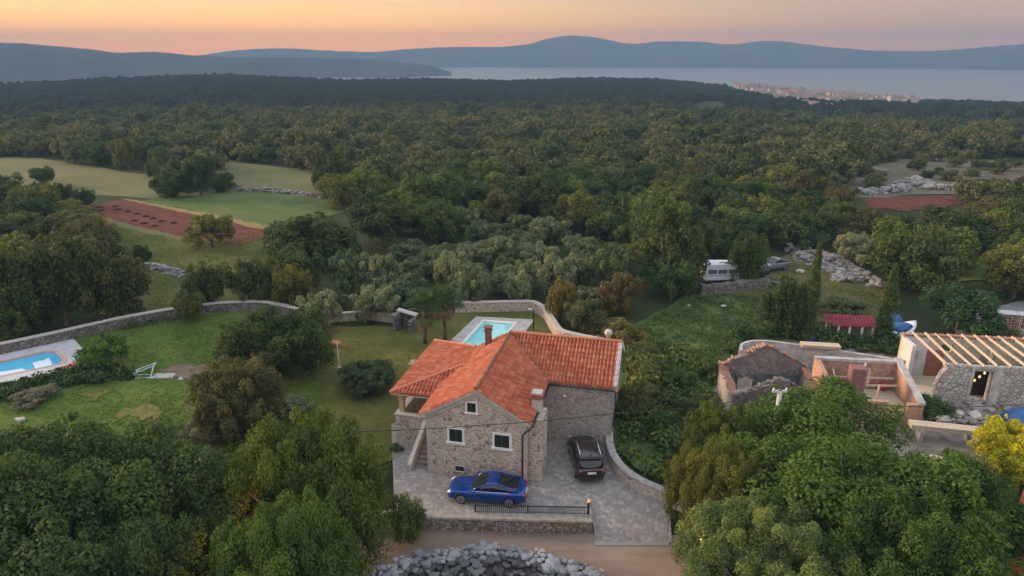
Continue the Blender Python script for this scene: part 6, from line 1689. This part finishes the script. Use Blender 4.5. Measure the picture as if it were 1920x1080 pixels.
# four low crowns that the distant woodland repeats stand in it as trees of their own
low = []
for i in range(4):
    q, x, y, z, w, h, px_, py_ = rest[i]
    t_ = tree(x, y, w, h, 'low', MD, 'mid green oak at the near edge of the distant woodland', i, group='oaks at the near edge of the distant woodland')
    low.append(t_.children[0] if t_.children[0].name.startswith('crown') else t_.children[1])
    low[-1].data.materials[0] = M_WOODS
rest = rest[4:]
pts = np.array([(c[1], c[2], c[3]) for c in rest]); n = len(pts)
me = bpy.data.meshes.new('woodland'); me.vertices.add(n); me.vertices.foreach_set('co', pts.ravel().astype(np.float32)); me.update()
g = np.random.default_rng(8)
for nm, dt, arr in (('size', 'FLOAT_VECTOR', np.stack([[c[4] / 2 for c in rest], [c[4] / 2 for c in rest], [c[5] for c in rest]], 1)), ('turn', 'FLOAT', g.uniform(0, 6.28, n)), ('kind_index', 'INT', g.integers(0, 4, n))):
    a = me.attributes.new(nm, dt, 'POINT')
    if dt == 'FLOAT_VECTOR': a.data.foreach_set('vector', arr.ravel().astype(np.float32))
    else: a.data.foreach_set('value', arr.astype(np.float32 if dt == 'FLOAT' else np.int32))
wo = link_mesh('woodland', me, M_WOODS)
tag(wo, 'distant unbroken woodland stretching to the sea', 'woodland', kind='stuff')
ng = bpy.data.node_groups.new('woodland_trees', 'GeometryNodeTree')
ng.interface.new_socket('Geometry', in_out='INPUT', socket_type='NodeSocketGeometry'); ng.interface.new_socket('Geometry', in_out='OUTPUT', socket_type='NodeSocketGeometry')
gi, go = ng.nodes.new('NodeGroupInput'), ng.nodes.new('NodeGroupOutput')
join = ng.nodes.new('GeometryNodeJoinGeometry')
def attr(nm, dt):
    a = ng.nodes.new('GeometryNodeInputNamedAttribute'); a.data_type = dt; a.inputs[0].default_value = nm; return a.outputs[0]
sz, tn_, kd = attr('size', 'FLOAT_VECTOR'), attr('turn', 'FLOAT'), attr('kind_index', 'INT')
rot = ng.nodes.new('ShaderNodeCombineXYZ'); ng.links.new(tn_, rot.inputs[2])
for i in range(4):
    oi = ng.nodes.new('GeometryNodeObjectInfo'); oi.transform_space = 'ORIGINAL'; oi.inputs[0].default_value = low[i]; oi.inputs['As Instance'].default_value = True
    cmp_ = ng.nodes.new('FunctionNodeCompare'); cmp_.data_type = 'INT'; cmp_.operation = 'EQUAL'; ng.links.new(kd, cmp_.inputs[2]); cmp_.inputs[3].default_value = i
    iop = ng.nodes.new('GeometryNodeInstanceOnPoints')
    ng.links.new(gi.outputs[0], iop.inputs['Points']); ng.links.new(cmp_.outputs[0], iop.inputs['Selection']); ng.links.new(oi.outputs['Geometry'], iop.inputs['Instance'])
    ng.links.new(rot.outputs[0], iop.inputs['Rotation']); ng.links.new(sz, iop.inputs['Scale']); ng.links.new(iop.outputs[0], join.inputs[0])
ng.links.new(join.outputs[0], go.inputs[0])
wo.modifiers.new('trees', 'NODES').node_group = ng
# ------------------------------------------------------------------ dusk haze
HAZE_D = .00045
m = bpy.data.materials.new('haze_air'); m.use_nodes = True; nt = m.node_tree; nt.nodes.clear()
o_ = nt.nodes.new('ShaderNodeOutputMaterial'); pv = nt.nodes.new('ShaderNodeVolumePrincipled')
pv.inputs['Color'].default_value = (.185, .315, .49, 1); pv.inputs['Density'].default_value = HAZE_D; pv.inputs['Anisotropy'].default_value = 0.0
nt.links.new(pv.outputs[0], o_.inputs['Volume'])
mb = MB(); mb.box(-3600, 3600, -3600, 3600, SEA - 16, 126)
tag(mb.build('haze', m), kind='stuff')
